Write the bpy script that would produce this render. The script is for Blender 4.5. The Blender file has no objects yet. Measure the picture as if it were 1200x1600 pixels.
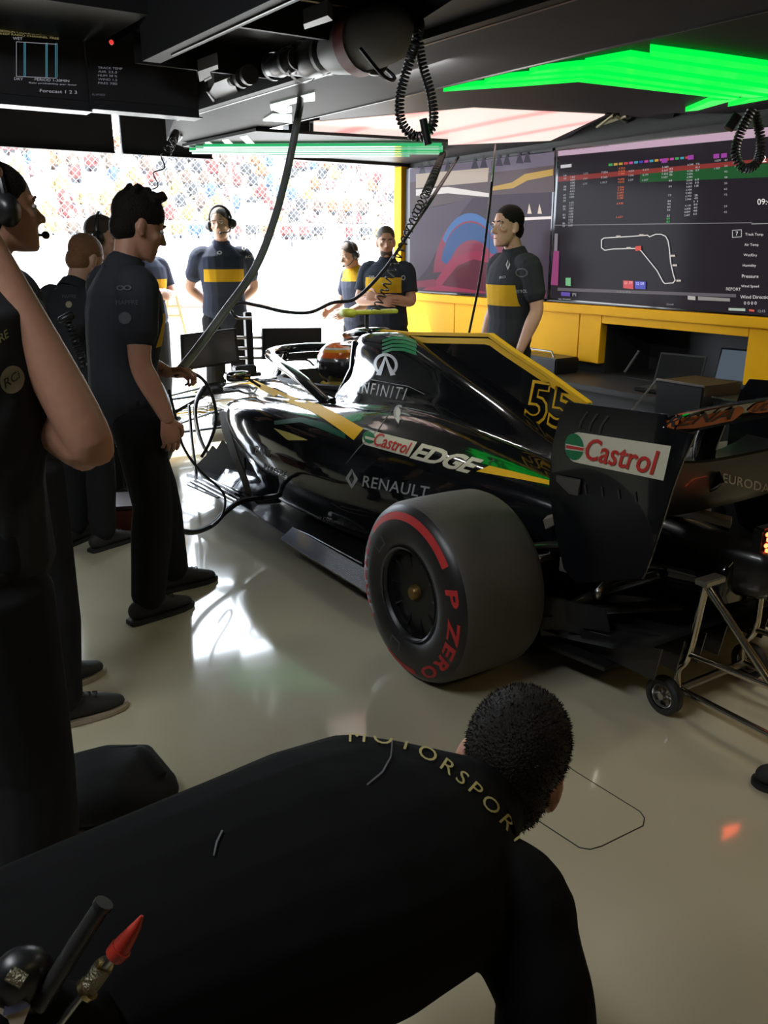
import bpy, bmesh, math, random
import numpy as np
from mathutils import Vector, Matrix
from mathutils.bvhtree import BVHTree
random.seed(7)
S = bpy.context.scene
COL = S.collection
R = math.radians

# ------------------------------------------------------------------ camera
FPX, PITCH, YAW, CAMH = 1294.0, R(17.42), R(32.29), 1.5
cd = bpy.data.cameras.new('camera'); cam = bpy.data.objects.new('camera', cd); COL.objects.link(cam)
cd.sensor_fit = 'VERTICAL'; cd.sensor_height = 36; cd.lens = 36 * FPX / 1600; cd.clip_start = .02; cd.clip_end = 400
cam.location = (0, 0, CAMH); cam.rotation_euler = (R(90) - PITCH, 0, -YAW)
S.camera = cam
V3 = Vector
FH = V3((math.sin(YAW), math.cos(YAW), 0)); RT = V3((math.cos(YAW), -math.sin(YAW), 0))
FW = FH * math.cos(PITCH) + V3((0, 0, -math.sin(PITCH))); UP = FH * math.sin(PITCH) + V3((0, 0, math.cos(PITCH)))
CP = V3((0, 0, CAMH))
def ray(x, y): return FW * FPX + RT * (x - 600) + UP * (800 - y)
def W(x, y, cz): return CP + ray(x, y) * (cz / FPX)
def atX(x, y, v): d = ray(x, y); return CP + d * (v / d.x)
def atY(x, y, v): d = ray(x, y); return CP + d * (v / d.y)
def atZ(x, y, v=0.): d = ray(x, y); return CP + d * ((v - CAMH) / d.z)
def atD(x, y, v): d = ray(x, y); return CP + d * (v / d.dot(FH))

# ------------------------------------------------------------------ world, sun, lamps, added fill lights, exposure
wd = bpy.data.worlds.new('sky'); S.world = wd; wd.use_nodes = True
bg = wd.node_tree.nodes['Background']; bg.inputs[0].default_value = (.80, .89, 1, 1); bg.inputs[1].default_value = 9.5
def light(name, kind, loc, rot, energy, color=(1, 1, 1), **k):
    l = bpy.data.lights.new(name, kind); l.energy = energy; l.color = color
    for a, b in k.items(): setattr(l, a, b)
    o = bpy.data.objects.new(name, l); COL.objects.link(o); o.location = loc; o.rotation_euler = rot
    return o
light('sun', 'SUN', (0, 30, 30), (R(-28), R(-12), 0), 18.0, (1, .95, .86), angle=R(.6))
light('ceiling_lamp_back', 'AREA', (2.2, -1.2, 2.75), (R(-4), 0, 0), 8, (1, .74, .34), shape='RECTANGLE', size=2.6, size_y=.3)
light('ceiling_lamp_rear', 'AREA', (3.6, .9, 2.75), (0, R(8), 0), 6, (1, .82, .55), shape='RECTANGLE', size=.25, size_y=1.6)
light('left_fill', 'AREA', (-.9, 1.6, 2.9), (0, R(-25), 0), 36, (.92, .96, 1), shape='RECTANGLE', size=.3, size_y=1.6)  # unseen light added to lift the dark shirts at left
light('gantry_fill', 'AREA', (2.35, 3.5, 2.27), (0, R(-50), 0), 7, (1, .95, .88), shape='RECTANGLE', size=.06, size_y=.5)  # unseen light added to brighten the man by the wall displays
light('aisle_fill', 'AREA', (4.3, 1.5, 2.7), (R(38), 0, R(12)), 17, (1, .90, .76), shape='RECTANGLE', size=.9, size_y=.25)  # unseen light added to outweigh the green cast on that man
S.view_settings.view_transform = 'Standard'; S.view_settings.look = 'None'
S.view_settings.exposure = 0.3; S.view_settings.gamma = 1.0; S.view_settings.use_curve_mapping = False
S.cycles.max_bounces = 8; S.cycles.diffuse_bounces = 4; S.cycles.glossy_bounces = 4
S.cycles.sample_clamp_indirect = 6.0
try: S.cycles.use_denoising = True
except Exception: pass

# ------------------------------------------------------------------ materials
MATS = {}
def mat(name, col, rough=.5, metal=0., spec=.5, emit=None, es=1., coat=0., noise=.0, nscale=12., bump=0., bscale=60., alpha=1., sheen=0., trans=0.):
    if name in MATS: return MATS[name]
    m = bpy.data.materials.new(name); m.use_nodes = True; MATS[name] = m
    nt = m.node_tree; b = nt.nodes['Principled BSDF']
    c = tuple(col) + (1,)
    b.inputs['Base Color'].default_value = c; b.inputs['Roughness'].default_value = rough
    b.inputs['Metallic'].default_value = metal; b.inputs['Specular IOR Level'].default_value = spec
    b.inputs['Coat Weight'].default_value = coat; b.inputs['Coat Roughness'].default_value = .03
    b.inputs['Transmission Weight'].default_value = trans; b.inputs['Sheen Weight'].default_value = sheen
    if emit: b.inputs['Emission Color'].default_value = tuple(emit) + (1,); b.inputs['Emission Strength'].default_value = es
    if noise or bump:
        tc = nt.nodes.new('ShaderNodeTexCoord')
        if noise:
            n = nt.nodes.new('ShaderNodeTexNoise'); n.inputs['Scale'].default_value = nscale; n.inputs['Detail'].default_value = 4
            nt.links.new(tc.outputs['Object'], n.inputs['Vector'])
            mx = nt.nodes.new('ShaderNodeMix'); mx.data_type = 'RGBA'
            mx.inputs[6].default_value = tuple(min(1, v * (1 + noise)) for v in col) + (1,)
            mx.inputs[7].default_value = tuple(v * (1 - noise) for v in col) + (1,)
            nt.links.new(n.outputs['Fac'], mx.inputs[0]); nt.links.new(mx.outputs[2], b.inputs['Base Color'])
        if bump:
            n2 = nt.nodes.new('ShaderNodeTexNoise'); n2.inputs['Scale'].default_value = bscale; n2.inputs['Detail'].default_value = 3
            nt.links.new(tc.outputs['Object'], n2.inputs['Vector'])
            bp = nt.nodes.new('ShaderNodeBump'); bp.inputs['Strength'].default_value = bump; bp.inputs['Distance'].default_value = .01
            nt.links.new(n2.outputs['Fac'], bp.inputs['Height']); nt.links.new(bp.outputs['Normal'], b.inputs['Normal'])
    return m
def emat(name, col, s=1.): return mat('glow_' + name, (.01, .01, .01), .12, spec=.03, emit=col, es=s)

BLK = mat('gloss_black_paint', (.006, .0065, .008), .12, coat=1., noise=.15)
CARB = mat('carbon_fibre', (.012, .012, .013), .32, coat=.4, noise=.5, nscale=160)
MBLK = mat('matt_black', (.018, .018, .019), .55, noise=.2)
RUB = mat('rubber_tread', (.070, .062, .050), .62, noise=.22, nscale=9, bump=.15, bscale=90)
SIDE = mat('rubber_sidewall', (.017, .016, .016), .38, noise=.2, nscale=20)
YEL = mat('yellow_paint', (.86, .43, .004), .5, spec=.10, noise=.05)
YELM = mat('yellow_decal', (.82, .47, .015), .6, spec=.15, noise=.04)
WHT = mat('white_decal', (.62, .61, .55), .45, noise=.04)
CRM = mat('cream_decal', (.62, .60, .46), .5, noise=.04)
GRN = mat('green_decal', (.012, .17, .06), .4, noise=.1)
GRN2 = mat('dark_green_decal', (.006, .085, .045), .3, noise=.1)
REDD = mat('red_decal', (.52, .03, .02), .5, noise=.05)
TRED = mat('red_tyre_marking', (.50, .028, .026), .55, noise=.25, nscale=30)
SIL = mat('silver_decal', (.42, .42, .42), .35, metal=.3, noise=.05)
GRY = mat('grey_decal', (.16, .155, .15), .5, noise=.05)
ORG = mat('orange_decal', (.55, .12, .015), .45, noise=.1)
CHR = mat('chrome_tube', (.62, .58, .50), .16, metal=1., noise=.06)
STL = mat('brushed_steel', (.40, .39, .37), .3, metal=1., noise=.1)
ALU = mat('aluminium', (.55, .55, .56), .25, metal=1., noise=.06)
PLB = mat('black_plastic', (.014, .014, .015), .35, noise=.15)
CABLE = mat('cable_rubber', (.012, .012, .013), .45, noise=.15)
HOSE = mat('hose_rubber', (.22, .22, .225), .4, noise=.15)
SKIN = mat('skin', (.50, .255, .165), .5, noise=.10, nscale=25, bump=.05, bscale=180)
SKIN2 = mat('skin_fair', (.58, .33, .23), .5, noise=.08, nscale=25, bump=.05, bscale=180)
LIP = mat('lips', (.36, .13, .10), .5)
EYEW = mat('eye_white', (.7, .68, .64), .25); EYED = mat('eye_iris', (.03, .02, .015), .2)
HDRK = mat('hair_dark', (.009, .0065, .005), .6, spec=.2, noise=.4, nscale=90, bump=.6, bscale=220)
HBRN = mat('hair_brown', (.06, .035, .02), .55, noise=.4, nscale=90, bump=.6, bscale=220)
HGNG = mat('hair_ginger', (.22, .10, .04), .55, noise=.35, nscale=90, bump=.6, bscale=220)
CLO = mat('black_cloth', (.0042, .0042, .0046), .9, spec=.12, noise=.2, nscale=16, bump=.35, bscale=14)
TRO = mat('trouser_cloth', (.015, .015, .017), .9, spec=.15, noise=.2, nscale=14, bump=.5, bscale=11)
GCLO = mat('grey_black_cloth', (.020, .0205, .022), .85, spec=.2, noise=.25, nscale=12, bump=.6, bscale=14)
SHOE = mat('shoe_fabric', (.018, .017, .017), .75, noise=.3, nscale=60)
SOLE = mat('shoe_sole', (.36, .30, .22), .7, noise=.15)
SOLED = mat('dark_sole', (.015, .015, .015), .7, noise=.15)

# ------------------------------------------------------------------ mesh helpers
def obj(name, me, m=None, parent=None):
    o = bpy.data.objects.new(name, me); COL.objects.link(o)
    if m is not None and not me.materials:
        for q in (m if isinstance(m, (list, tuple)) else [m]): me.materials.append(q)
    if parent is not None:
        o.parent = parent
        if parent.get('_base') is not None: o.matrix_parent_inverse = Matrix.Translation(-V3(parent['_base']))
    return o
def tag(o, label=None, cat=None, group=None, kind=None):
    if label: o['label'] = label
    if cat: o['category'] = cat
    if group: o['group'] = group
    if kind: o['kind'] = kind
    return o
def thing(name, label, cat, loc=(0, 0, 0), group=None, rz=None):
    """Empty at the thing's base. rz None: parts are written in world coordinates."""
    o = bpy.data.objects.new(name, None); COL.objects.link(o); o.location = loc; o.empty_display_size = .1
    if rz is None: o['_base'] = tuple(loc)
    else: o.rotation_euler = (0, 0, rz)
    return tag(o, label, cat, group)
def frame(t, ref):
    t = V3(t).normalized(); s = V3(ref) - t * t.dot(V3(ref))
    if s.length < 1e-5: s = V3((1, .01, 0)) - t * t.dot(V3((1, .01, 0)))
    s.normalize(); return s, t.cross(s)
def catmull(P, n):
    P = [V3(p) for p in P]
    if len(P) < 3: return [P[0].lerp(P[-1], i / n) for i in range(n + 1)]
    out = []; Q = [P[0] * 2 - P[1]] + P + [P[-1] * 2 - P[-2]]
    for i in range(1, len(Q) - 2):
        a, b, c, d = Q[i - 1:i + 3]
        for k in range(n):
            t = k / n
            out.append(.5 * ((2 * b) + (c - a) * t + (2 * a - 5 * b + 4 * c - d) * t * t + (3 * b - a - 3 * c + d) * t ** 3))
    out.append(P[-1]); return out
def cat1(vals, n):  # scalars / tuples
    return [tuple(v) for v in catmull([tuple(v) + (0,) * (3 - len(v)) for v in vals], n)]
class MB:
    def __init__(s): s.v = []; s.f = []; s.mi = []; s.m = 0
    def add(s, vs, fs):
        k = len(s.v); s.v += [tuple(p) for p in vs]; s.f += [tuple(i + k for i in q) for q in fs]; s.mi += [s.m] * len(fs); return s
    def box(s, c, d, rot=None, M=None):
        x, y, z = (q / 2 for q in d)
        vs = [V3((a, b, e)) for a in (-x, x) for b in (-y, y) for e in (-z, z)]
        m = M if M is not None else (rot.to_matrix() if hasattr(rot, 'to_matrix') else (Matrix.Rotation(rot, 3, 'Z') if rot else Matrix.Identity(3)))
        return s.add([m @ p + V3(c) for p in vs], [(0, 1, 3, 2), (4, 6, 7, 5), (0, 4, 5, 1), (2, 3, 7, 6), (0, 2, 6, 4), (1, 5, 7, 3)])
    def rings(s, rs, caps=True, closed=True):
        n = len(rs[0]); vs = [p for r in rs for p in r]; fs = []
        for i in range(len(rs) - 1):
            for j in range(n if closed else n - 1):
                a = i * n + j; b = i * n + (j + 1) % n; fs.append((a, b, b + n, a + n))
        if caps: fs += [tuple(range(n - 1, -1, -1)), tuple((len(rs) - 1) * n + i for i in range(n))]
        return s.add(vs, fs)
    def loft(s, path, rad, ref=(1, 0, 0), n=14, e=2., round_ends=True):
        path = [V3(p) for p in path]; L = len(path); rs = []
        rad = [(r, r) if not isinstance(r, (tuple, list, Vector)) else r for r in rad]
        refs = ref if isinstance(ref, list) else [ref] * L
        for i, p in enumerate(path):
            t = path[min(i + 1, L - 1)] - path[max(i - 1, 0)]
            sd, up = frame(t, refs[i])
            def ring(c, k):
                o = []
                for q in range(n):
                    a = 2 * math.pi * q / n; ca, sa = math.cos(a), math.sin(a)
                    if e != 2: ca, sa = (math.copysign(abs(ca) ** (2 / e), ca), math.copysign(abs(sa) ** (2 / e), sa))
                    o.append(c + sd * (rad[i][0] * k * ca) + up * (rad[i][1] * k * sa))
                return o
            tn = t.normalized(); rm = min(rad[i][0], rad[i][1])
            if round_ends and i == 0:
                rs += [ring(p - tn * rm * .8, .35), ring(p - tn * rm * .5, .75)]
            rs.append(ring(p, 1))
            if round_ends and i == L - 1:
                rs += [ring(p + tn * rm * .5, .75), ring(p + tn * rm * .8, .35)]
        return s.rings(rs)
    def tube(s, pts, r, n=8, sm=0):
        pts = catmull(pts, sm) if sm else [V3(p) for p in pts]
        rs = []; ref = None
        for i, p in enumerate(pts):
            t = (pts[min(i + 1, len(pts) - 1)] - pts[max(i - 1, 0)]).normalized()
            if ref is None: ref = V3((0, 0, 1)) if abs(t.z) < .9 else V3((1, 0, 0))
            sd, up = frame(t, ref); ref = sd
            rr = r[min(i, len(r) - 1)] if isinstance(r, (list, tuple)) else r
            rs.append([p + sd * (rr * math.cos(2 * math.pi * q / n)) + up * (rr * math.sin(2 * math.pi * q / n)) for q in range(n)])
        return s.rings(rs)
    def ell(s, c, r, M=None, n=14, m=9):
        rs = []; M = M or Matrix.Identity(3)
        for i in range(1, m):
            a = math.pi * i / m
            rs.append([V3(c) + M @ V3((r[0] * math.sin(a) * math.cos(2 * math.pi * q / n), r[1] * math.sin(a) * math.sin(2 * math.pi * q / n), r[2] * math.cos(a))) for q in range(n)])
        return s.rings(rs)
    def lathe(s, prof, c, ax='X', n=48, closed=False):
        """prof: list of (along, radius)"""
        rs = []
        for (u, r) in prof:
            ring = []
            for q in range(n):
                a = 2 * math.pi * q / n
                if ax == 'X': ring.append(V3(c) + V3((u, r * math.cos(a), r * math.sin(a))))
                elif ax == 'Z': ring.append(V3(c) + V3((r * math.cos(a), r * math.sin(a), u)))
                else: ring.append(V3(c) + V3((r * math.sin(a), u, r * math.cos(a))))
            rs.append(ring)
        return s.rings(rs, caps=not closed)
    def prism(s, poly, off):
        """poly: 3D points in order, off: extrusion vector"""
        n = len(poly); a = [V3(p) for p in poly]; b = [p + V3(off) for p in a]
        return s.add(a + b, [tuple(range(n - 1, -1, -1)), tuple(range(n, 2 * n))] + [(i, (i + 1) % n, n + (i + 1) % n, n + i) for i in range(n)])
    def mesh(s, name, smooth=True, ang=40):
        me = bpy.data.meshes.new(name); me.from_pydata(s.v, [], s.f); me.update()
        for p, k in zip(me.polygons, s.mi): p.material_index = k
        bm = bmesh.new(); bm.from_mesh(me); bmesh.ops.recalc_face_normals(bm, faces=bm.faces); bm.to_mesh(me); bm.free()
        if smooth:
            me.shade_smooth()
            try: me.set_sharp_from_angle(angle=R(ang))
            except Exception: pass
        return me
    def build(s, name, m, parent=None, smooth=True, bev=0., ang=40, sub=0):
        me = s.mesh(name, smooth, ang)
        if bev:
            bm = bmesh.new(); bm.from_mesh(me); bmesh.ops.remove_doubles(bm, verts=bm.verts, dist=1e-5)
            es = [e for e in bm.edges if len(e.link_faces) == 2 and e.calc_face_angle(0) > R(35)]
            try: bmesh.ops.bevel(bm, geom=es, offset=bev, segments=2, affect='EDGES', clamp_overlap=True)
            except Exception: pass
            bm.to_mesh(me); bm.free()
            me.shade_smooth(); me.set_sharp_from_angle(angle=R(35))
        return obj(name, me, m, parent)
    def remesh(s, name, m, parent=None, vox=.008, smooth=4, extra=None):
        """one continuous surface grown from the overlapping lofts; extra: an MB joined unremeshed (hands)"""
        me0 = bpy.data.meshes.new('t'); me0.from_pydata(s.v, [], s.f)
        bm = bmesh.new(); bm.from_mesh(me0); bmesh.ops.recalc_face_normals(bm, faces=bm.faces); bm.to_mesh(me0); bm.free()
        o = bpy.data.objects.new('t', me0); COL.objects.link(o)
        md = o.modifiers.new('r', 'REMESH'); md.mode = 'VOXEL'; md.voxel_size = vox; md.use_smooth_shade = True
        if smooth:
            sm = o.modifiers.new('s', 'SMOOTH'); sm.iterations = smooth; sm.factor = .5
        dg = bpy.context.evaluated_depsgraph_get()
        me = bpy.data.meshes.new_from_object(o.evaluated_get(dg), depsgraph=dg)
        bpy.data.objects.remove(o); bpy.data.meshes.remove(me0); me.name = name
        if extra and extra.v:
            bm = bmesh.new(); bm.from_mesh(me); e2 = extra.mesh('x'); bm.from_mesh(e2); bm.to_mesh(me); bm.free(); bpy.data.meshes.remove(e2)
        me.materials.clear(); me.shade_smooth()
        return obj(name, me, m, parent)
def bevel_box(name, c, d, m, parent=None, bev=.006, rot=None):
    return MB().box(c, d, rot).build(name, m, parent, bev=bev)

# ------------------------------------------------------------------ writing
_tc = {}
def text2d(s, bold=0., shear=0., space=1., line=1.):
    """triangulated outline of a word, scaled into the unit square; returns verts, faces, aspect"""
    k = (s, bold, shear, space, line)
    if k in _tc: return _tc[k]
    cu = bpy.data.curves.new('t', 'FONT'); cu.body = s; cu.offset = bold; cu.shear = shear; cu.space_character = space; cu.space_line = line
    cu.resolution_u = 3
    o = bpy.data.objects.new('t', cu); COL.objects.link(o)
    dg = bpy.context.evaluated_depsgraph_get(); me = bpy.data.meshes.new_from_object(o.evaluated_get(dg), depsgraph=dg)
    v = np.array([q.co[:2] for q in me.vertices]); f = [tuple(p.vertices) for p in me.polygons]
    bpy.data.objects.remove(o); bpy.data.curves.remove(cu); bpy.data.meshes.remove(me)
    lo, hi = v.min(0), v.max(0); asp = (hi[0] - lo[0]) / (hi[1] - lo[1]); v = (v - lo) / (hi - lo)
    _tc[k] = (v, f, asp); return _tc[k]
def fine(v, f, maxlen):
    bm = bmesh.new(); vs = [bm.verts.new((p[0], p[1], 0)) for p in v]
    for q in f:
        try: bm.faces.new([vs[i] for i in q])
        except Exception: pass
    bmesh.ops.triangulate(bm, faces=bm.faces)
    for _ in range(4):
        es = [e for e in bm.edges if e.calc_length() > maxlen]
        if not es: break
        bmesh.ops.subdivide_edges(bm, edges=es, cuts=1); bmesh.ops.triangulate(bm, faces=[q for q in bm.faces if len(q.verts) > 3])
    bm.verts.index_update(); r = (np.array([p.co[:2] for p in bm.verts]), [tuple(p.index for p in q.verts) for q in bm.faces]); bm.free(); return r
def quad(v, Q):
    """unit square -> four corners (lower left, lower right, upper right, upper left), projective"""
    Q = np.array(Q, float); src = [(0, 0), (1, 0), (1, 1), (0, 1)]; A = []; b = []
    for (x, y), (X, Y) in zip(src, Q):
        A += [[x, y, 1, 0, 0, 0, -X * x, -X * y], [0, 0, 0, x, y, 1, -Y * x, -Y * y]]; b += [X, Y]
    h = np.append(np.linalg.solve(np.array(A), np.array(b)), 1).reshape(3, 3)
    p = np.c_[v, np.ones(len(v))] @ h.T; return p[:, :2] / p[:, 2:]
def strip(up, lo, nu=24, nv=3):
    def samp(P):
        P = np.array(P, float); d = np.r_[0, np.cumsum(np.hypot(*np.diff(P, axis=0).T))]; t = np.linspace(0, d[-1], nu + 1)
        return np.c_[np.interp(t, d, P[:, 0]), np.interp(t, d, P[:, 1])]
    a, b = samp(up), samp(lo); v = []
    for i in range(nu + 1):
        for j in range(nv + 1): v.append(a[i] * (1 - j / nv) + b[i] * j / nv)
    f = [(i * (nv + 1) + j, i * (nv + 1) + j + 1, (i + 1) * (nv + 1) + j + 1, (i + 1) * (nv + 1) + j) for i in range(nu) for j in range(nv)]
    return np.array(v), f
def bvh_of(*os):
    vs = []; fs = []
    bpy.context.view_layer.update()
    for o in os:
        k = len(vs); M = o.matrix_world; vs += [M @ v.co for v in o.data.vertices]; fs += [tuple(i + k for i in p.vertices) for p in o.data.polygons]
    return BVHTree.FromPolygons(vs, fs)
def lay(name, items, bvh, parent, off=.002, lift=.0012):
    """wrap flat lettering onto a surface: items = (verts in photo coordinates, faces, material); each vertex lies on the surface itself"""
    mb = MB(); ms = []
    for k, (v, f, m) in enumerate(items):
        if m not in ms: ms.append(m)
        mb.m = ms.index(m); P = []; ok = []
        for (x, y) in v:
            d = ray(x, y).normalized(); h = bvh.ray_cast(CP, d)
            if h[0] is None: P.append(V3()); ok.append(False)
            else:
                n = h[1] if h[1].dot(d) < 0 else -h[1]; P.append(h[0] + n * (off + lift * k)); ok.append(True)
        fs = []
        for q in f:
            if not all(ok[i] for i in q): continue
            if max((P[q[i]] - P[q[i - 1]]).length for i in range(len(q))) > .25: continue
            fs.append(q)
        if fs: mb.add(P, fs)
    if not mb.v: print('EMPTY DECAL', name); return None
    me = bpy.data.meshes.new(name); me.from_pydata(mb.v, [], mb.f)
    for p, k in zip(me.polygons, mb.mi): p.material_index = k
    bm = bmesh.new(); bm.from_mesh(me); bmesh.ops.delete(bm, geom=[v for v in bm.verts if not v.link_faces], context='VERTS'); bm.to_mesh(me); bm.free()
    me.shade_smooth()
    return obj(name, me, ms, parent)
def lays(name, items, *a, **k):
    for it in items: lay(name, [it], *a, **k)
def word(s, Q, m, bold=0., shear=0., space=1., fin=.12):
    v, f, a = text2d(s, bold, shear, space); v, f = fine(v, f, fin); return (quad(v, Q), f, m)
def spiral(path, r, wr, turns, n=5):
    """coiled cord round a path"""
    path = catmull(path, 16); d = [0]
    for a, b in zip(path, path[1:]): d.append(d[-1] + (b - a).length)
    N = turns * 10; pts = []; ref = V3((.3, .9, .1)); k = 0
    for i in range(N + 1):
        t = d[-1] * i / N
        while k < len(d) - 2 and d[k + 1] < t: k += 1
        u = (t - d[k]) / max(1e-6, d[k + 1] - d[k]); p = path[k].lerp(path[k + 1], u); sd, up = frame(path[k + 1] - path[k], ref); ref = sd
        a = 2 * math.pi * i / 10; pts.append(p + sd * (r * math.cos(a)) + up * (r * math.sin(a)))
    return MB().tube(pts, wr, n)
# ------------------------------------------------------------------ setting
def struct(name, mb, m, bev=0., smooth=False):
    o = mb.build(name, m, None, smooth=smooth, bev=bev); o['kind'] = 'structure'; return o
def floor_mat():
    m = bpy.data.materials.new('epoxy_floor'); m.use_nodes = True; nt = m.node_tree; b = nt.nodes['Principled BSDF']
    tc = nt.nodes.new('ShaderNodeTexCoord')
    n = nt.nodes.new('ShaderNodeTexNoise'); n.inputs['Scale'].default_value = .9; n.inputs['Detail'].default_value = 5
    r = nt.nodes.new('ShaderNodeValToRGB'); r.color_ramp.elements[0].color = (.46, .42, .29, 1); r.color_ramp.elements[1].color = (.58, .535, .40, 1)
    n2 = nt.nodes.new('ShaderNodeTexNoise'); n2.inputs['Scale'].default_value = 7; n2.inputs['Detail'].default_value = 6
    mr = nt.nodes.new('ShaderNodeMapRange'); mr.inputs[3].default_value = .055; mr.inputs[4].default_value = .15
    n3 = nt.nodes.new('ShaderNodeTexNoise'); n3.inputs['Scale'].default_value = 1.6; n3.inputs['Detail'].default_value = 2
    n4 = nt.nodes.new('ShaderNodeTexNoise'); n4.inputs['Scale'].default_value = 45; n4.inputs['Detail'].default_value = 2
    ad = nt.nodes.new('ShaderNodeMath'); ad.operation = 'MULTIPLY_ADD'; ad.inputs[1].default_value = .03
    bp = nt.nodes.new('ShaderNodeBump'); bp.inputs['Strength'].default_value = .12; bp.inputs['Distance'].default_value = .012
    for x in (n, n2, n3, n4): nt.links.new(tc.outputs['Object'], x.inputs['Vector'])
    nt.links.new(n.outputs['Fac'], r.inputs[0]); nt.links.new(r.outputs[0], b.inputs['Base Color'])
    nt.links.new(n2.outputs['Fac'], mr.inputs[0]); nt.links.new(mr.outputs[0], b.inputs['Roughness'])
    nt.links.new(n4.outputs['Fac'], ad.inputs[0]); nt.links.new(n3.outputs['Fac'], ad.inputs[2])
    nt.links.new(ad.outputs[0], bp.inputs['Height']); nt.links.new(bp.outputs[0], b.inputs['Normal'])
    b.inputs['Specular IOR Level'].default_value = .6; b.inputs['Coat Weight'].default_value = .35; b.inputs['Coat Roughness'].default_value = .04
    return m
WALLX = 4.9
DW = mat('dark_wall_panel', (.030, .030, .032), .5, noise=.15)
DC = mat('dark_ceiling', (.022, .022, .024), .6, noise=.2)
struct('floor', MB().box((1.2, 1.7, -.05), (8.0, 11.4, .1)), floor_mat())
struct('ground', MB().box((8, 32, -.06), (90, 49.2, .1)), mat('pit_lane_concrete', (.55, .54, .52), .8, noise=.08, nscale=.6))
wr = MB(); wr.box((5.2, 5.93, 1.5), (.6, 2.76, 3.1)); wr.box((5.2, -.25, 1.5), (.6, 7.1, 3.1)); wr.box((5.2, 3.925, 1.99), (.6, 1.25, 2.02)); wr.box((5.2, 3.925, .275), (.6, 1.25, .65)); wr.box((5.45, 3.925, .77), (.1, 1.25, .45))
struct('wall_right', wr, DW)
struct('wall_left', MB().box((-2.75, 1.7, 1.5), (.1, 11.4, 3.1)), DW)
struct('wall_back', MB().box((1.2, -4.0, 1.5), (8.0, .1, 3.1)), DW)
struct('ceiling', MB().box((1.3, 1.7, 3.05), (8.3, 11.5, .1)), DC)
hd = MB(); hd.box((1.1, 7.45, 2.84), (8.0, .12, .46)); hd.box((4.25, 7.35, 2.46), (1.3, .12, .32)); hd.box((-1.2, 7.45, 1.5), (3.0, .12, 3.0))
struct('wall_front', hd, DW)
# yellow corner post where the wall meets the garage opening
struct('trim_1', MB().box((4.86, 7.36, 1.15), (.10, .13, 2.3)), YEL, bev=.004)
# hatch cut in the floor
t = thing('floor_hatch', 'thin outlined hatch cover set in the floor beyond the crouching man\'s head', 'floor hatch', (1.5, 1.3, 0))
hp = [atZ(*p, .0012) for p in ((848, 1170), (900, 1206), (1000, 1268), (1007, 1278), (1005, 1290), (940, 1322), (922, 1327), (905, 1324), (862, 1296), (800, 1255))]
gm = MB(); gm.tube(hp + [hp[0]], .0016, 5); gm.build('seam', mat('seam_line', (.03, .03, .03), .8), t)
MB().prism([V3((p.x, p.y, .0002)) for p in hp], (0, 0, .0006)).build('cover', bpy.data.materials['epoxy_floor'], t, smooth=False)

# ------------------------------------------------------------------ pit lane and grandstand beyond the opening
CON = mat('concrete_white', (.62, .61, .58), .8, noise=.08, nscale=2)
t = thing('pit_wall', 'long white pit wall with steel rail across the sunlit pit lane', 'wall', (12, 18, 0))
MB().box((12, 18, .62), (34, .3, 1.24)).build('wall_body', CON, t, smooth=False)
q = MB(); q.tube([(-5, 17.9, 2.1), (29, 17.9, 2.1)], .03); q.tube([(-5, 17.9, 1.34), (29, 17.9, 1.34)], .03); q.build('rail', STL, t)
for i in range(8): MB().tube([(-3 + i * 4, 17.9, 1.2), (-3 + i * 4, 17.9, 2.1)], .025).build('rail_post', STL, t)
t = thing('debris_fence', 'tall wire debris fence in front of the sunlit grandstand', 'fence', (12, 21, 0))
q = MB(); x = -1.
while x < 22:
    for sg in (-1, 1):
        p = V3((x, 21, 1.3)); w = 3.9; e = p + V3((sg * w, 0, 3.9)); n = V3((.006, 0, 0))
        q.add([p - n, p + n, e + n, e - n], [(0, 1, 2, 3)])
    x += .16
q.build('wire_mesh', mat('fence_wire', (.30, .30, .30), .5, noise=.05), t, smooth=False)
for i in range(6): MB().tube([(1.5 + i * 3.6, 21, 0), (1.5 + i * 3.6, 21, 5.2)], .045).build('fence_post', STL, t)
q = MB()
for k in range(9): q.box((14, 27.4 + k * .85 + .3, .75 + .45 * k / 2 + .2), (34, 1.0, 1.5 + .45 * k + .4))
struct('terrain_grandstand', q, mat('stand_concrete', (.5, .5, .49), .85, noise=.1)); bpy.data.objects['terrain_grandstand'].name = 'grandstand_terrace'
bpy.data.objects['grandstand_terrace']['kind'] = 'structure'
def spectator_mesh(nm, top, leg, hair):
    q = MB(); q.m = 0
    q.loft([(0, 0, .12), (0, .02, .32), (0, 0, .56)], [(.17, .12), (.18, .12), (.13, .09)], n=8)
    q.m = 1; q.loft([(-.09, 0, .1), (-.1, -.38, .14), (-.1, -.40, -.25)], [.075, .07, .05], n=6); q.loft([(.09, 0, .1), (.1, -.38, .14), (.1, -.40, -.25)], [.075, .07, .05], n=6)
    q.m = 0; q.loft([(-.2, 0, .5), (-.25, -.08, .28), (-.12, -.3, .2)], [.055, .05, .04], n=6); q.loft([(.2, 0, .5), (.25, -.08, .28), (.12, -.3, .2)], [.055, .05, .04], n=6)
    q.m = 2; q.ell((0, -.02, .74), (.085, .1, .125), n=8, m=6); q.m = 3; q.ell((0, .012, .775), (.09, .1, .11), n=8, m=6)
    me = q.mesh(nm)
    dk = lambda c: tuple(v * .68 for v in c)
    for m_ in (mat('fan_top_' + top[0], dk(top[1]), .8, noise=.1), mat('fan_leg_' + leg[0], dk(leg[1]), .8, noise=.1), SKIN, mat('fan_cap_' + hair[0], dk(hair[1]), .7, noise=.1)): me.materials.append(m_)
    return me
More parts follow.
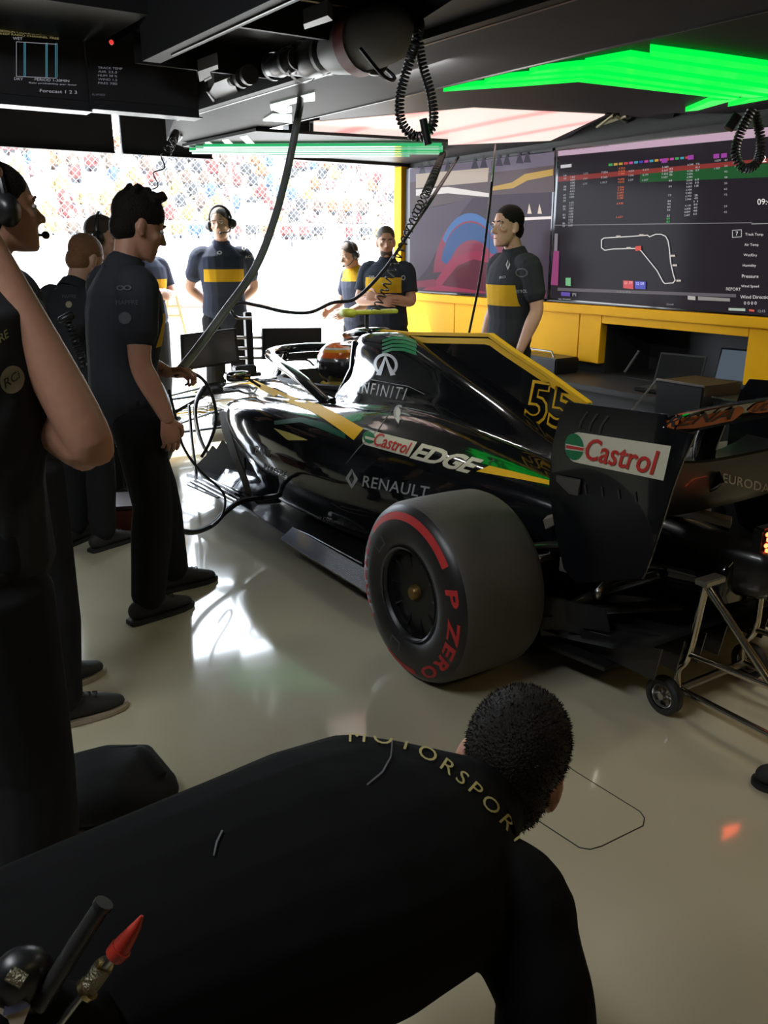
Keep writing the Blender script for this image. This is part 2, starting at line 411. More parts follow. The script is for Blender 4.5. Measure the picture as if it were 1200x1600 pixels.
tops = [('red', (.26, .08, .07)), ('white', (.5, .5, .5)), ('blue', (.10, .15, .24)), ('orange', (.30, .15, .08)), ('grey', (.09, .088, .09)), ('yellow', (.32, .25, .10)), ('tan', (.18, .13, .10)), ('pink', (.28, .17, .17))]  # tops mixed towards white for the washed-out glare outside
legs = [('dark', (.08, .08, .085)), ('tan', (.4, .34, .26)), ('denim', (.24, .28, .36))]
caps = [('brown', (.2, .14, .11)), ('red', (.5, .16, .14)), ('white', (.6, .6, .6)), ('black', (.05, .048, .048))]
FAN = [(a[0], spectator_mesh('spectator_' + a[0], a, legs[i % 3], caps[(i * 3) % 4])) for i, a in enumerate(tops)]
for k in range(8):
    for j in range(25):
        x = 4.3 + k * .1 + j * .65 + random.uniform(-.02, .02)
        if random.random() < .08: continue
        c, me = FAN[random.choice([0, 0, 1, 1, 2, 3, 4, 4, 5, 6, 6, 7])]
        o = bpy.data.objects.new('spectator', me); COL.objects.link(o)
        o.location = (x, 27.4 + k * .85 + .25, 1.5 + .45 * k + .4 + .0); o.rotation_euler = (0, 0, random.uniform(-.4, .4)); s = random.uniform(.95, 1.03); o.scale = (s, s, s)
        tag(o, 'spectator in a %s top seated in the sunlit grandstand' % c, 'person', 'spectators in the grandstand')
def banner(px, pw, y0, y1, Yd, col, label):
    a, b = atY(px, y1, Yd), atY(px + pw, y0, Yd)
    q = MB(); q.box(((a.x + b.x) / 2, Yd, (a.z + b.z) / 2), (b.x - a.x, .04, b.z - a.z)); q.box((a.x, Yd, a.z / 2), (.05, .05, a.z))
    tag(q.build('banner', col, None, smooth=False), label, 'banner')
banner(56, 20, 236, 262, 24, mat('yellow_banner', (.62, .52, .20), .7), 'yellow banner in front of the grandstand at far left')
banner(428, 14, 245, 270, 24, mat('yellow_banner', (.62, .52, .20), .7), 'yellow banner in front of the grandstand behind the hanging hose')
banner(60, 50, 368, 384, 17.6, mat('orange_banner', (.6, .40, .26), .7), 'orange advertising board on the pit wall beside the profile of the headset man')
banner(48, 34, 384, 402, 17.2, mat('blue_banner', (.30, .38, .52), .7), 'blue board below the orange board on the pit wall')
banner(380, 40, 318, 346, 17.0, mat('grey_banner', (.35, .35, .35), .7), 'grey box on the pit wall beside the headset man\'s head')
# crowd-control barrier in the pit lane
t = thing('rail_barrier', 'low rail barrier with upright posts standing in the bright pit lane', 'barrier', (4.4, 10, 0))
a, b = atY(250, 480, 10.), atY(600, 472, 10.)
MB().tube([a, b], .03).build('top_rail', mat('barrier_rail', (.20, .13, .11), .5), t)
MB().tube([V3((a.x, 10, .5)), V3((b.x, 10, .5))], .02).build('lower_rail', STL, t)
for px in (262, 434, 560):
    p = atY(px, 470, 10.); MB().box((p.x, 10, .52), (.10, .05, 1.04)).build('post', mat('barrier_post', (.25, .25, .25), .5), t, bev=.004)
t = thing('folding_barricade', 'yellowish folding barricade beside the man with folded arms', 'barrier', (3.1, 8.7, 0))
for px0, px1 in ((272, 290), (262, 258)):
    a = atY(px0, 452, 8.7); b = atY(px1, 520, 8.7); MB().tube([a, b, V3((b.x + (b.x - a.x) * .7, 8.7, .02))], .018).build('leg', mat('barricade_wood', (.35, .26, .12), .6), t)
for yy in (478, 493): a = atY(245, yy, 8.7); b = atY(283, yy, 8.7); MB().tube([a, b], .016).build('crossbar', mat('barricade_wood', (.35, .26, .12), .6), t)

# ------------------------------------------------------------------ right wall: yellow counter front, displays
def wallbox(p0, p1, z0, z1, x0, x1): return MB().box(((x0 + x1) / 2, (p0 + p1) / 2, (z0 + z1) / 2), (x1 - x0, p1 - p0, z1 - z0))
t = thing('wall_cabinet', 'bright yellow cabinet front under the wall displays with a dark open niche', 'cabinet', (4.85, 4.2, 0))
wallbox(-.5, 7.29, 1.045, 1.112, 4.80, 4.9).build('ledge', YEL, t, bev=.005)
for i, (a, b) in enumerate(((4.556, 4.78), (4.786, 5.55), (5.556, 6.40), (6.406, 7.29), (-.5, 3.298))): wallbox(a, b, .68, 1.043, 4.83, 4.9).build('panel', YEL, t, bev=.003)
wallbox(3.30, 4.553, .985, 1.043, 4.83, 4.9).build('panel', YEL, t, bev=.003)
# work counter below and its load
t = thing('work_counter', 'long black worktop running under the yellow cabinet front', 'counter', (4.6, 4.6, 0))
wallbox(1.5, 7.2, .56, .60, 4.35, 4.897).build('worktop', MBLK, t, bev=.004)
wallbox(1.5, 7.2, 0.0, .56, 4.45, 4.88).build('cupboard_front', MBLK, t, bev=.004)
def laptop(px, py, w, label, scr, ang, group=None):
    p = atZ(px, py, .605); p = V3((min(p.x, 5.1), p.y, .605)); t = thing('laptop', label, 'laptop', p, group)
    M = Matrix.Rotation(ang, 3, 'Z'); MB().box(p + V3((0, 0, .012)), (w * .7, w, .02), M=M).build('base', PLB, t, bev=.004)
    MB().box(p + M @ V3((0, 0, .023)), (w * .45, w * .85, .004), M=M).build('keyboard', mat('keyboard_grey', (.05, .05, .052), .5), t)
    M2 = M @ Matrix.Rotation(R(18), 3, 'Y'); c = p + M @ V3((w * .36, 0, .02)) + M2 @ V3((0, 0, w * .33))
    MB().box(c, (.012, w, w * .66), M=M2).build('lid', PLB, t, bev=.003); MB().box(c - M2 @ V3((.0075, 0, 0)), (.003, w * .92, w * .58), M=M2).build('screen', scr, t)
laptop(1040, 612, .34, 'dark laptop open on the counter inside the niche', mat('screen_off', (.012, .012, .013), .2), R(10))
laptop(1140, 606, .36, 'laptop with pale blue screen at the near side of the niche', emat('bluish_screen', (.16, .21, .27), .35), R(12))
t = thing('phone_clip', 'small red clip on the dark laptop in the niche', 'clip', atX(1062, 556, 4.95)); MB().ell(atX(1062, 557, 4.95), (.012, .025, .015)).build('body', REDD, t)
t = thing('steel_ruler', 'slim grey bar leaning in the dark niche', 'bar', atX(975, 590, 4.92))
MB().tube([atX(976, 582, 4.92), atX(999, 548, 4.97)], .010, 6).build('bar', mat('grey_bar', (.10, .10, .10), .4), t)
# flight case with light rim between rear wing and counter
t = thing('equipment_case', 'black equipment case with pale metal edge in front of the counter', 'case', (4.1, 3.2, 0))
a, b = atX(1028, 606, 3.9), atX(1102, 612, 3.9)
q = MB(); q.box((4.05, (a.y + b.y) / 2, .40), (.34, a.y - b.y, .80)); q.build('body', PLB, t, bev=.01)
MB().tube([V3((3.885, a.y + .16, .60)), V3((3.885, a.y, .80)), V3((3.885, b.y, .80))], .008, 6).build('edge_trim', STL, t)
t = thing('equipment_crate', 'low black crate beside the pale edged case', 'crate', (4.2, 2.6, 0))
MB().box((4.12, 2.55, .37), (.36, .62, .74)).build('body', PLB, t, bev=.01); MB().tube([(3.935, 2.86, .74), (3.935, 2.26, .74)], .006, 6).build('edge_trim', STL, t)
t = thing('toolbox', 'dark toolbox on the counter beyond the shark fin of the car', 'toolbox', (4.6, 5.0, .6))
MB().box((4.65, 4.95, .66), (.25, .5, .12)).build('body', PLB, t, bev=.01); MB().tube([(4.6, 4.8, .72), (4.6, 4.83, .76), (4.6, 5.07, .76), (4.6, 5.1, .72)], .008, 6).build('handle', STL, t)

SX = 4.845
def display(name, label, y0, y1):
    t = thing(name, label, 'screen', (4.88, (y0 + y1) / 2, 1.12))
    wallbox(y0, y1, 1.118, 2.275, 4.85, 4.9).build('casing', PLB, t, bev=.004)
    return t
TVL = display('wall_display', 'wall display showing a blurred close-up of a helmet in a cockpit, beside the yellow post', 5.215, 7.285)
TVR = display('wall_display', 'wall display showing timing tables and a circuit outline', 3.12, 5.19)
def scrpoly(px, off=0.): return [V3((SX - off, p.y, p.z)) for p in (atX(x, y, SX) for x, y in px)]
class Scr:
    """flat pictures shown on a display, one mesh"""
    def __init__(s): s.mb = MB(); s.ms = []; s.k = 0
    def poly(s, px, col, es=1.):
        m = emat('scr_%02x%02x%02x_%d' % (int(col[0] * 255), int(col[1] * 255), int(col[2] * 255), int(es * 100)), col, es)
        if m not in s.ms: s.ms.append(m)
        s.mb.m = s.ms.index(m); s.k += 1; P = scrpoly(px, .00006 * s.k); s.mb.add(P, [tuple(range(len(P)))]); return s
    def line(s, px, w, col, es=1.):
        for a, b in zip(px, px[1:]):
            d = np.array(b, float) - a; L = np.hypot(*d); n = np.array([-d[1], d[0]]) / max(L, 1e-6) * w / 2; e = d / max(L, 1e-6) * w * .3
            s.poly([tuple(a + n - e), tuple(b + n + e), tuple(b - n + e), tuple(a - n - e)], col, es); s.k -= 1
        s.k += 1; return s
    def text(s, st, x, y, h, col, es=1., bold=.0, slope=0., wmax=None):
        v, f, asp = text2d(st, bold); w = h * asp if wmax is None else wmax
        m = emat('scr_%02x%02x%02x_%d' % (int(col[0] * 255), int(col[1] * 255), int(col[2] * 255), int(es * 100)), col, es)
        if m not in s.ms: s.ms.append(m)
        s.mb.m = s.ms.index(m); s.k += 1
        Q = [(x, y + h), (x + w, y + h + w * slope), (x + w, y + w * slope), (x, y)]
        P = scrpoly([tuple(p) for p in quad(v, Q)], .00006 * s.k); s.mb.add(P, f); return s
    def build(s, name, parent): return s.mb.build(name, s.ms, parent, smooth=False)
def arc(cx, cy, rx, ry, a0, a1, n=18): return [(cx + rx * math.cos(R(a0 + (a1 - a0) * i / n)), cy - ry * math.sin(R(a0 + (a1 - a0) * i / n))) for i in range(n + 1)]
# left display picture
s = Scr()
s.poly([(640, 264), (866, 237), (855, 467), (640, 454)], (.045, .030, .045), 1.)
s.poly([(640, 264), (866, 237), (866, 262), (640, 285)], (.13, .11, .15))
for x in (660, 700, 742, 756, 780, 792, 812, 824): s.poly([(x - 6, 276 - (x - 640) * .12), (x, 254 - (x - 640) * .11), (x + 6, 276 - (x - 640) * .12)], (.05, .045, .06))
s.poly([(640, 285), (866, 258), (866, 300), (760, 305), (700, 318), (640, 330)], (.09, .065, .07))
s.poly([(650, 272), (764, 262), (762, 284), (650, 294)], (.40, .33, .27))
s.poly([(650, 296), (700, 292), (764, 302), (764, 308), (700, 302), (650, 306)], (.62, .58, .55))
s.poly([(768, 292), (800, 285), (820, 272), (864, 264), (864, 274), (824, 282), (802, 294), (768, 298)], (.40, .25, .06))
s.poly([(808, 340), (862, 338), (862, 342), (808, 345)], (.7, .62, .6))
for x in (824, 840): s.poly([(x, 334), (x + 3, 318), (x + 7, 334)], (.6, .5, .4))
s.poly([(640, 330), (690, 322), (740, 308), (700, 360), (668, 420), (650, 440), (640, 440)], (.075, .055, .08))
s.poly(arc(735, 435, 58, 100, 15, 175), (.20, .035, .065))
s.poly(arc(735, 420, 46, 72, 20, 170) + arc(738, 425, 36, 50, 170, 20), (.03, .075, .20))
s.poly(arc(735, 415, 50, 82, 40, 150) + arc(735, 415, 45, 70, 150, 40), (.05, .13, .32))
s.poly([(680, 440), (706, 402), (740, 392), (775, 398), (800, 420), (853, 450), (853, 464), (660, 453)], (.24, .03, .065))
s.poly([(690, 446), (715, 415), (740, 405), (768, 412), (780, 440), (760, 456)], (.09, .02, .035))
s.poly([(646, 440), (680, 436), (682, 448), (646, 450)], (.18, .03, .06))
s.line([(769, 252), (762, 460)], 1.2, (.03, .03, .03))
s.build('picture', TVL)
# right display: tables, circuit map, weather list
s = Scr()
s.poly([(874, 239), (1215, 200), (1215, 495), (860, 466)], (.012, .009, .013))
s.poly([(872, 236), (1215, 197), (1215, 212), (872, 244)], (.42, .29, .37))
s.poly([(872, 276), (1215, 246), (1215, 253), (872, 284)], (.26, .035, .03), .7)
s.poly([(1000, 272), (1215, 254), (1215, 276), (1000, 285)], (.02, .13, .035), .5)
s.line([(866, 352), (1175, 348)], 1.2, (.17, .16, .17))
s.text('Live timing and session data', 890, 231, 5, (.12, .08, .1), slope=-.11)
s.poly([(876, 258), (893, 256), (893, 261), (876, 263)], (.45, .45, .45))
cols = [(.40, .40, .42), (.40, .40, .42), (.3, .28, .28), (.62, .13, .05), (.35, .35, .36), (.35, .35, .36), (.40, .40, .42), (.42, .42, .42)]
rng = random.Random(4)
for x0, x1, y0, y1, n, c, w in ((881, 879, 273, 352, 19, cols[0], 4), (892, 888, 271, 351, 19, cols[0], 7), (912, 911, 270, 286, 3, cols[2], 7), (940, 939, 268, 284, 3, cols[0], 10), (967, 963, 262, 338, 19, cols[3], 10),
        (983, 982, 266, 280, 3, cols[4], 8), (1005, 1004, 264, 280, 3, cols[4], 9), (1035, 1034, 260, 276, 4, cols[6], 10), (1047, 1042, 258, 345, 20, cols[7], 5), (1075, 1070, 256, 335, 17, cols[6], 9), (1088, 1084, 255, 333, 17, cols[6], 6),
        (1118, 1117, 250, 262, 2, cols[6], 9), (1133, 1132, 249, 330, 10, cols[4], 5)):
    for i in range(n):
        if n > 5 and rng.random() < .22: continue
        u = i / max(1, n - 1); col = c
        if x0 == 1047 and i in (4, 18, 19): col = (.05, .45, .1)
        s.text('%d.%03d' % (rng.randint(0, 9), rng.randint(0, 999)) if w > 6 else '%d' % rng.randint(1, 99), x0 + (x1 - x0) * u, y0 + (y1 - y0) * u, 2.9, col, wmax=w, slope=-.08)
for i in range(16):
    x = 952 + i * 8; s.poly([(x, 256 - i * .75), (x + 6, 255.4 - i * .75), (x + 6, 259 - i * .75), (x, 259.6 - i * .75)], rng.choice([(.5, .06, .3), (.05, .06, .4), (.5, .3, .05), (.05, .35, .1), (.5, .05, .05), (.05, .3, .4)]), .8)
for x, y in ((1035, 248), (1076, 243), (1116, 241), (1128, 240)): s.poly([(x, y), (x + 9, y - 1), (x + 9, y + 6), (x, y + 7)], (.30, .05, .32), .8)
trk = [(941, 381), (941, 375), (945, 372), (952, 371.5), (985, 369.5), (1013, 367.5), (1016, 370), (1026, 366), (1034, 366), (1041, 369), (1045, 376), (1047, 388), (1049, 410), (1053, 428), (1056, 438), (1053, 442), (1040, 443), (1037, 440), (1028, 423), (1003, 392), (997, 388), (960, 389), (946, 391), (941, 387), (941, 381)]
s.line(trk, 1.5, (.55, .53, .52))
s.poly([(994, 385), (1003, 384), (1003, 391), (994, 392)], (.55, .06, .04))
for x, y in ((1049, 398), (1052, 413), (1058, 437), (964, 368), (1000, 366), (980, 386)): s.poly([(x, y), (x + 7, y), (x + 7, y + 3), (x, y + 3)], (.45, .40, .35))
s.poly([(975, 438), (991, 439), (991, 452), (975, 450)], (.50, .07, .08)); s.poly([(993, 439), (1010, 440), (1010, 452), (993, 451)], (.07, .07, .38))
s.text('S1 77', 977, 440, 4, (.8, .5, .5)); s.text('S2 08', 995, 441, 4, (.5, .5, .8))
s.poly([(885, 434), (893, 434), (893, 447), (885, 446)], (.14, .38, .18)); s.poly([(866, 392), (875, 392), (873, 446), (862, 445)], (.28, .05, .16), .8); s.poly([(868, 365), (873, 365), (872, 392), (867, 392)], (.28, .25, .3), .6)
s.line([(874, 452), (1150, 462)], 5, (.09, .08, .09)); s.poly([(878, 456), (892, 457), (892, 463), (878, 462)], (.10, .06, .3)); s.text('P1', 896, 458, 5, (.3, .3, .3))
s.text('15 20 25 30 35', 965, 454.5, 2.6, (.25, .25, .25), slope=.03); s.text('FIA Weather', 874, 466, 2.6, (.3, .3, .3)); s.text('Circuit', 1043, 474, 2.8, (.3, .3, .3)); s.text('REPORT', 1136, 449, 4.5, (.5, .48, .45), slope=.03)
s.poly([(1076, 462), (1088, 463), (1088, 469), (1076, 468)], (.34, .32, .3)); s.poly([(1092, 463), (1142, 466), (1142, 471), (1092, 469)], (.20, .19, .18))
for i, w_ in enumerate(('Track Temp', 'Air Temp', 'Wet/Dry', 'Humidity', 'Pressure', 'Wind Speed', 'Wind Direction')): s.text(w_, 1166 - i * 1.3, 364 + i * 16.2, 5.2, (.55, .53, .52), slope=.01)
s.line([(1146, 360), (1160, 359), (1160, 370), (1146, 371), (1146, 360)], 1, (.35, .35, .35)); s.text('7', 1151, 362, 6, (.55, .55, .55))
s.text('12', 1188, 244, 10, (.75, .72, .7), slope=-.08); s.text('09:4', 1185, 311, 9, (.7, .66, .64), slope=-.03)
s.poly([(1140, 481), (1166, 482), (1166, 486), (1140, 485)], (.3, .36, .3)); s.poly([(1172, 483), (1180, 484), (1180, 487), (1172, 486)], (.5, .08, .06)); s.text('0 0 0 0', 1164, 471, 5, (.5, .5, .5)); s.text('12:15', 1186, 484, 4, (.3, .3, .3))
s.line([(1176, 350), (1215, 349)], 1, (.3, .3, .3))
s.build('picture', TVR)
for tv, px in ((TVL, [(639, 263), (868, 235.5), (857, 469), (639, 456)]), (TVR, [(871, 234), (1218, 195), (1218, 497), (858, 468)])):
    P = scrpoly(px, .0)
    g = MB(); g.add([p + V3((.0004, 0, 0)) for p in P], [(0, 1, 2, 3)]); g.build('glass', mat('screen_glass', (.006, .006, .008), .08, spec=.7), tv, smooth=False)
# ------------------------------------------------------------------ overhead gantry
GZ = 2.30
def G(x, y, z=GZ): return atZ(x, y, z)
RIG = mat('gantry_black', (.020, .020, .022), .5, spec=.2, noise=.2, nscale=5)
RIG2 = mat('gantry_glare_grey', (.045, .046, .051), .6, spec=.12, noise=.2, nscale=5)  # tone lifted to stand in for glare over the upper left
GLED = emat('green_led', (.0, 1.0, .07), .85)
t = thing('overhead_gantry', 'black overhead equipment gantry with green light strips and a pale lit panel over the car', 'gantry', (2.6, 4.5, 2.3))
def slab(name, px, z0, th, m, bev=.004, z=None): return MB().prism([V3((p.x, p.y, z0)) for p in (G(x, y, z0) for x, y in px)], (0, 0, th)).build(name, m, t, smooth=False)
gdir = V3((math.sin(R(-4.2)), math.cos(R(-4.2)), 0)); gx = V3((gdir.y, -gdir.x, 0))
a1, a2, a3 = G(300, 70), G(315, 175), G(345, 217.5)
def along(p, y): return p + gdir * ((y - p.y) / gdir.y)
def beam(name, pa, pb, y0, y1, z0, th, m):
    P = [along(pa, y0), along(pb, y0), along(pb, y1), along(pa, y1)]; return MB().prism([V3((p.x, p.y, z0)) for p in P], (0, 0, th)).build(name, m, t, smooth=False)
bp_ = [along(a2, .6), along(a3, .6), along(a3, 6.95), along(a2.lerp(a3, .55), 6.6), along(a2, 5.6)]; MB().prism([V3((p.x, p.y, GZ)) for p in bp_], (0, 0, .30)).build('beam', RIG2, t, smooth=False)
beam('tray_rail', a1 + gx * -.05, a1 + gx * .03, .6, 4.0, GZ, .28, RIG)
beam('tray_rail', a2 + gx * -.06, a2, .6, 5.2, GZ - .004, .28, RIG)
beam('tray_bottom', a1, a2, .6, 5.2, GZ + .16, .03, RIG)
for y in (5.15, 4.2, 3.35, 2.4): beam('tray_divider', a1, a2, y, y + .02, GZ + .03, .15, RIG)
beam('beam', a1 + gx * -.9, a1 + gx * -.05, 3.9, 6.9, GZ + .16, .20, RIG)
beam('edge_strip', a2 - gx * .008, a2 + gx * .008, 1.2, 5.55, GZ - .006, .006, mat('bright_edge', (.12, .12, .125), .35, metal=.6))
beam('edge_strip', a3 - gx * .010, a3 + gx * .002, 1.2, 6.95, GZ - .006, .006, mat('bright_edge', (.12, .12, .125), .35, metal=.6))
beam('edge_strip', a1 - gx * .004, a1 + gx * .004, 2.2, 3.8, GZ - .006, .006, mat('bright_edge', (.12, .12, .125), .35, metal=.6))
slab('blue_beam', [(225, -8), (228, 10), (430, 32), (445, 2), (440, -30), (300, -30)], 2.52, .08, mat('blue_panel', (.03, .10, .16), .5, noise=.1))
slab('yellow_plate', [(320, -8), (324, 4), (345, 6), (370, 1), (366, -10)], 2.50, .02, mat('yellow_plate', (.6, .42, .08), .5))
slab('grey_plate', [(224, 56), (224, 72), (300, 72), (268, 62)], 2.44, .02, mat('olive_plate', (.10, .10, .075), .5))
# right half of the gantry
slab('canopy', [(495, 255), (500, 178), (560, 110), (660, 30), (800, -60), (1400, -60), (1400, 130), (1180, 178), (948, 176), (870, 225), (690, 262)], GZ + .027, .30, RIG)
q = MB(); z = GZ + .02
slab('light_panel_frame', [(484, 190), (484, 233), (645, 233), (864, 223), (955, 178), (738, 167)], z + .012, .09, RIG)
def panel_mat():
    m = bpy.data.materials.new('pale_lit_panel'); m.use_nodes = True; nt = m.node_tree; b = nt.nodes['Principled BSDF']
    tc = nt.nodes.new('ShaderNodeTexCoord'); w = nt.nodes.new('ShaderNodeTexWave'); w.inputs['Scale'].default_value = .55; w.inputs['Distortion'].default_value = 5; w.inputs['Detail'].default_value = 1; w.inputs['Detail Scale'].default_value = .7
    r = nt.nodes.new('ShaderNodeValToRGB'); e = r.color_ramp.elements; e[0].color = (1, .80, .72, 1); e[0].position = .80; e[1].color = (.95, .42, .40, 1); e[1].position = 1.0
    nt.links.new(tc.outputs['Object'], w.inputs['Vector']); nt.links.new(w.outputs['Fac'], r.inputs[0]); nt.links.new(r.outputs[0], b.inputs['Emission Color'])
    b.inputs['Emission Strength'].default_value = .80; b.inputs['Base Color'].default_value = (.3, .27, .25, 1); b.inputs['Roughness'].default_value = .3; return m
slab('light_panel', [(490, 192), (490, 229), (645, 229), (860, 220), (945, 180), (740, 170)], z, .012, panel_mat())
# green strips: bent bands side by side
def band(px_up, px_lo, name='light_strip'):
    px_lo = [(a + (c - a) * .30, b + (d - b) * .30) for (a, b), (c, d) in zip(px_lo, px_up)]
    n = len(px_up); up = [G(x, y) for x, y in px_up]; lo = [G(x, y) for x, y in px_lo]; q = MB()
    for i in range(n - 1): q.prism([up[i], up[i + 1], lo[i + 1], lo[i]], (0, 0, .025))
    return q.build(name, GLED, t, smooth=False)
Z2 = lambda L: [(600 + x / 2, y / 2) for x, y in L]
band(Z2([(830, 158), (1020, 182), (1230, 212)]), Z2([(832, 184), (1020, 210), (1230, 240)]))
band(Z2([(690, 190), (770, 176), (1000, 212), (1230, 246)]), Z2([(600, 206), (712, 198), (1000, 243), (1230, 276)]))
band(Z2([(480, 222), (600, 208), (690, 202), (1000, 249), (1230, 282)]), Z2([(442, 236), (560, 228), (660, 224), (1000, 271), (1230, 304)]))
band(Z2([(340, 248), (560, 232), (650, 228), (1000, 276), (1190, 302)]), Z2([(302, 266), (470, 252), (628, 240), (1000, 290), (1130, 308)]))
band(Z2([(225, 274), (440, 258), (624, 244), (1000, 294), (1110, 308)]), Z2([(168, 292), (420, 276), (600, 262), (1000, 305), (1095, 314)]))
band(Z2([(1024, 314), (1100, 312)]), Z2([(905, 364), (930, 360)]))
band(Z2([(1140, 310), (1230, 302)]), Z2([(1046, 344), (1230, 308)]))
GP = emat('pale_green_led', (.25, .75, .42), .55); GF = emat('front_green_led', (.05, .75, .25), .5); WP = emat('white_lit_bit', (.85, .95, .85), 1.0)  # front strip greens paled to stand in for glare at the opening
for i, (xl, yl, xr, yr, h) in enumerate(((318, 229.5, 690, 228, 1.8), (306, 232.2, 692, 232, 2), (296, 235, 692, 236, 2), (300, 238.6, 690, 239.5, 2), (420, 242, 640, 243, 2))):
    P = [G(x, y, 2.24) for x, y in ((xl, yl), (xr, yr), (xr, yr + h), (xl, yl + h))]; MB().prism(P, (0, 0, .02)).build('light_strip', GF if i in (0, 2) else GP, t, smooth=False)
MB().prism([G(x, y, 2.27) for x, y in ((285, 229), (400, 205), (700, 222), (700, 244), (500, 247), (420, 246))], (0, 0, .02)).build('strip_carrier', RIG, t, smooth=False)
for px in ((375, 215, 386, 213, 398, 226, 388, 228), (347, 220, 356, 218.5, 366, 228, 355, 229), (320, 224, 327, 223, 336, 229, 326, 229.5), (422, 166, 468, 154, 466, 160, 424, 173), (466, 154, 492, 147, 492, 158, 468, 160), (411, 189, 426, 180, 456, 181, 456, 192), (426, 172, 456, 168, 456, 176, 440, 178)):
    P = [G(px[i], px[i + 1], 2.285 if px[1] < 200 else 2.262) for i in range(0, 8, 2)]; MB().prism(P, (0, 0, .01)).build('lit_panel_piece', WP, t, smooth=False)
# truss tubes behind the light panel
q = [(918, 210, 960, 178), (920, 212, 1000, 200), (960, 180, 1005, 204), (980, 180, 930, 198), (1050, 190, 1042, 206), (1095, 182, 1110, 198)]
for a_, b_, c_, d_ in q: MB().tube([G(a_, b_, 2.36), G(c_, d_, 2.42)], .012).build('truss_tube', mat('olive_steel', (.35, .32, .18), .3, metal=.7), t)
slab('control_box', [(972, 160), (968, 180), (1050, 188), (1056, 170)], 2.36, .10, RIG)
slab('speaker_grille', [(885, 84), (888, 88), (944, 80), (938, 74), (914, 70), (890, 77)], 2.425, .02, mat('amber_glow', (.5, .40, .25), .5, emit=(.45, .34, .20), es=.35))  # flat plate with a faint amber emission
MB().tube([G(670, 95, 2.42), G(763, 76, 2.42)], .006).build('bright_edge_rod', CHR, t); MB().tube([G(926, 34, 2.43), G(985, 20, 2.43)], .004).build('bright_edge_rod', STL, t)
MB().tube([G(460, -2, 2.43), G(545, 11, 2.43)], .006).build('bright_edge_rod', CHR, t)
slab('grey_plate', [(1110, -2), (1150, 10), (1152, -6)], 2.42, .01, mat('grey_plate', (.4, .4, .4), .5))
MB().ell(G(174, 66, 2.2), (.008, .008, .008)).build('red_indicator', emat('red_indicator', (.8, .05, .04), .8), t)

# kit lying in the gantry tray
def kit(name, label, cat, build):
    b = along(a1, 4.6); k = thing(name, label, cat, b); build(k)
TZ = GZ + .02
def on(px, py, z=TZ): return atZ(px, py, z)
KGR = mat('kit_grey', (.09, .09, .095), .4, noise=.2); KWH = mat('kit_white', (.26, .26, .26), .5, noise=.1); KRD = mat('kit_red', (.25, .05, .045), .5, noise=.2); KDK = mat('kit_dark', (.03, .03, .032), .35, noise=.2)
def flat(k, name, px, m, th=.05, z=TZ): return MB().prism([on(x, y, z) for x, y in px], (0, 0, th)).build(name, m, k, smooth=False)
kit('bracket', 'pale bracket at the far end of the overhead tray', 'bracket', lambda k: (flat(k, 'plate', [(309, 112), (340, 101), (341, 108), (328, 112), (330, 120), (312, 128)], KWH), flat(k, 'rail', [(318, 124), (330, 118), (331, 122), (320, 128)], KWH)))
kit('device_case', 'dark case with pale rim in the overhead tray beside the pale bracket', 'case', lambda k: (flat(k, 'body', [(326, 146), (336, 158), (372, 144), (360, 120), (335, 130)], KDK, .10), flat(k, 'rim', [(322, 143), (326, 146), (336, 158), (333, 160)], KGR, .03, TZ - .01)))
def discs(k):
    for x, y, rx in ((367, 124, .030), (381, 121, .045), (391, 116, .045)):
        p = on(x, y); MB().lathe([(0, .001), (0, rx), (.03, rx), (.03, .001)], p, 'Y', 24).build('disc', KGR if x > 370 else KWH, k)
kit('disc_set', 'row of grey discs in the overhead tray', 'discs', discs)
def gun(k, x, y, s):
    p = on(x, y); MB().loft([p + gdir * -.14 * s, p, p + gdir * .12 * s], [.05 * s, .06 * s, .035 * s], n=16).build('body', KDK, k)
    MB().loft([p + V3((.0, 0, .02)), p + gx * .14 * s], [.028 * s, .03 * s], n=10).build('handle', KDK, k)
    for d in (-.10, .06): MB().lathe([(-.012, .0655 * s), (.012, .0655 * s)], p + gdir * d * s, 'Y', 24, closed=True).build('ring', KGR, k)
    MB().lathe([(0, .001), (0, .05 * s), (.012, .05 * s), (.012, .001)], p + gdir * -.165 * s - V3((0, .012, 0)), 'Y', 20).build('end_cap', KGR, k)
for x, y, s, lab in ((437, 101, .9, 'first from the pale bracket'), (487, 92, 1.3, 'beside the larger red and white unit')): kit('wheel_gun', 'black wheel gun lying in the overhead tray, ' + lab, 'tool', lambda k: gun(k, x, y, s))
def unit(k):
    p = on(566, 66); MB().loft([p + gdir * -.22, p, p + gdir * .2], [.10, .12, .09], n=18).build('body', KWH, k)
    MB().lathe([(-.05, .122), (.03, .124)], p, 'Y', 28, closed=True).build('red_band', KRD, k)
    MB().ell(p + V3((.03, -.05, -.07)), (.06, .05, .06)).build('knob', KDK, k)
    MB().tube([p + V3((-.1, -.15, -.06)), p + V3((-.02, -.2, -.16)), p + V3((.08, -.12, -.14)), p + V3((.1, .05, -.05))], .008, 6, 5).build('cable', CABLE, k)
kit('air_unit', 'white and red air unit in the overhead tray nearest the hanging coil cord', 'machine', unit)
kit('grey_block', 'grey block above the red and white air unit in the overhead tray', 'block', lambda k: flat(k, 'body', [(474, 38), (476, 46), (520, 32), (512, 24)], KGR, .05))

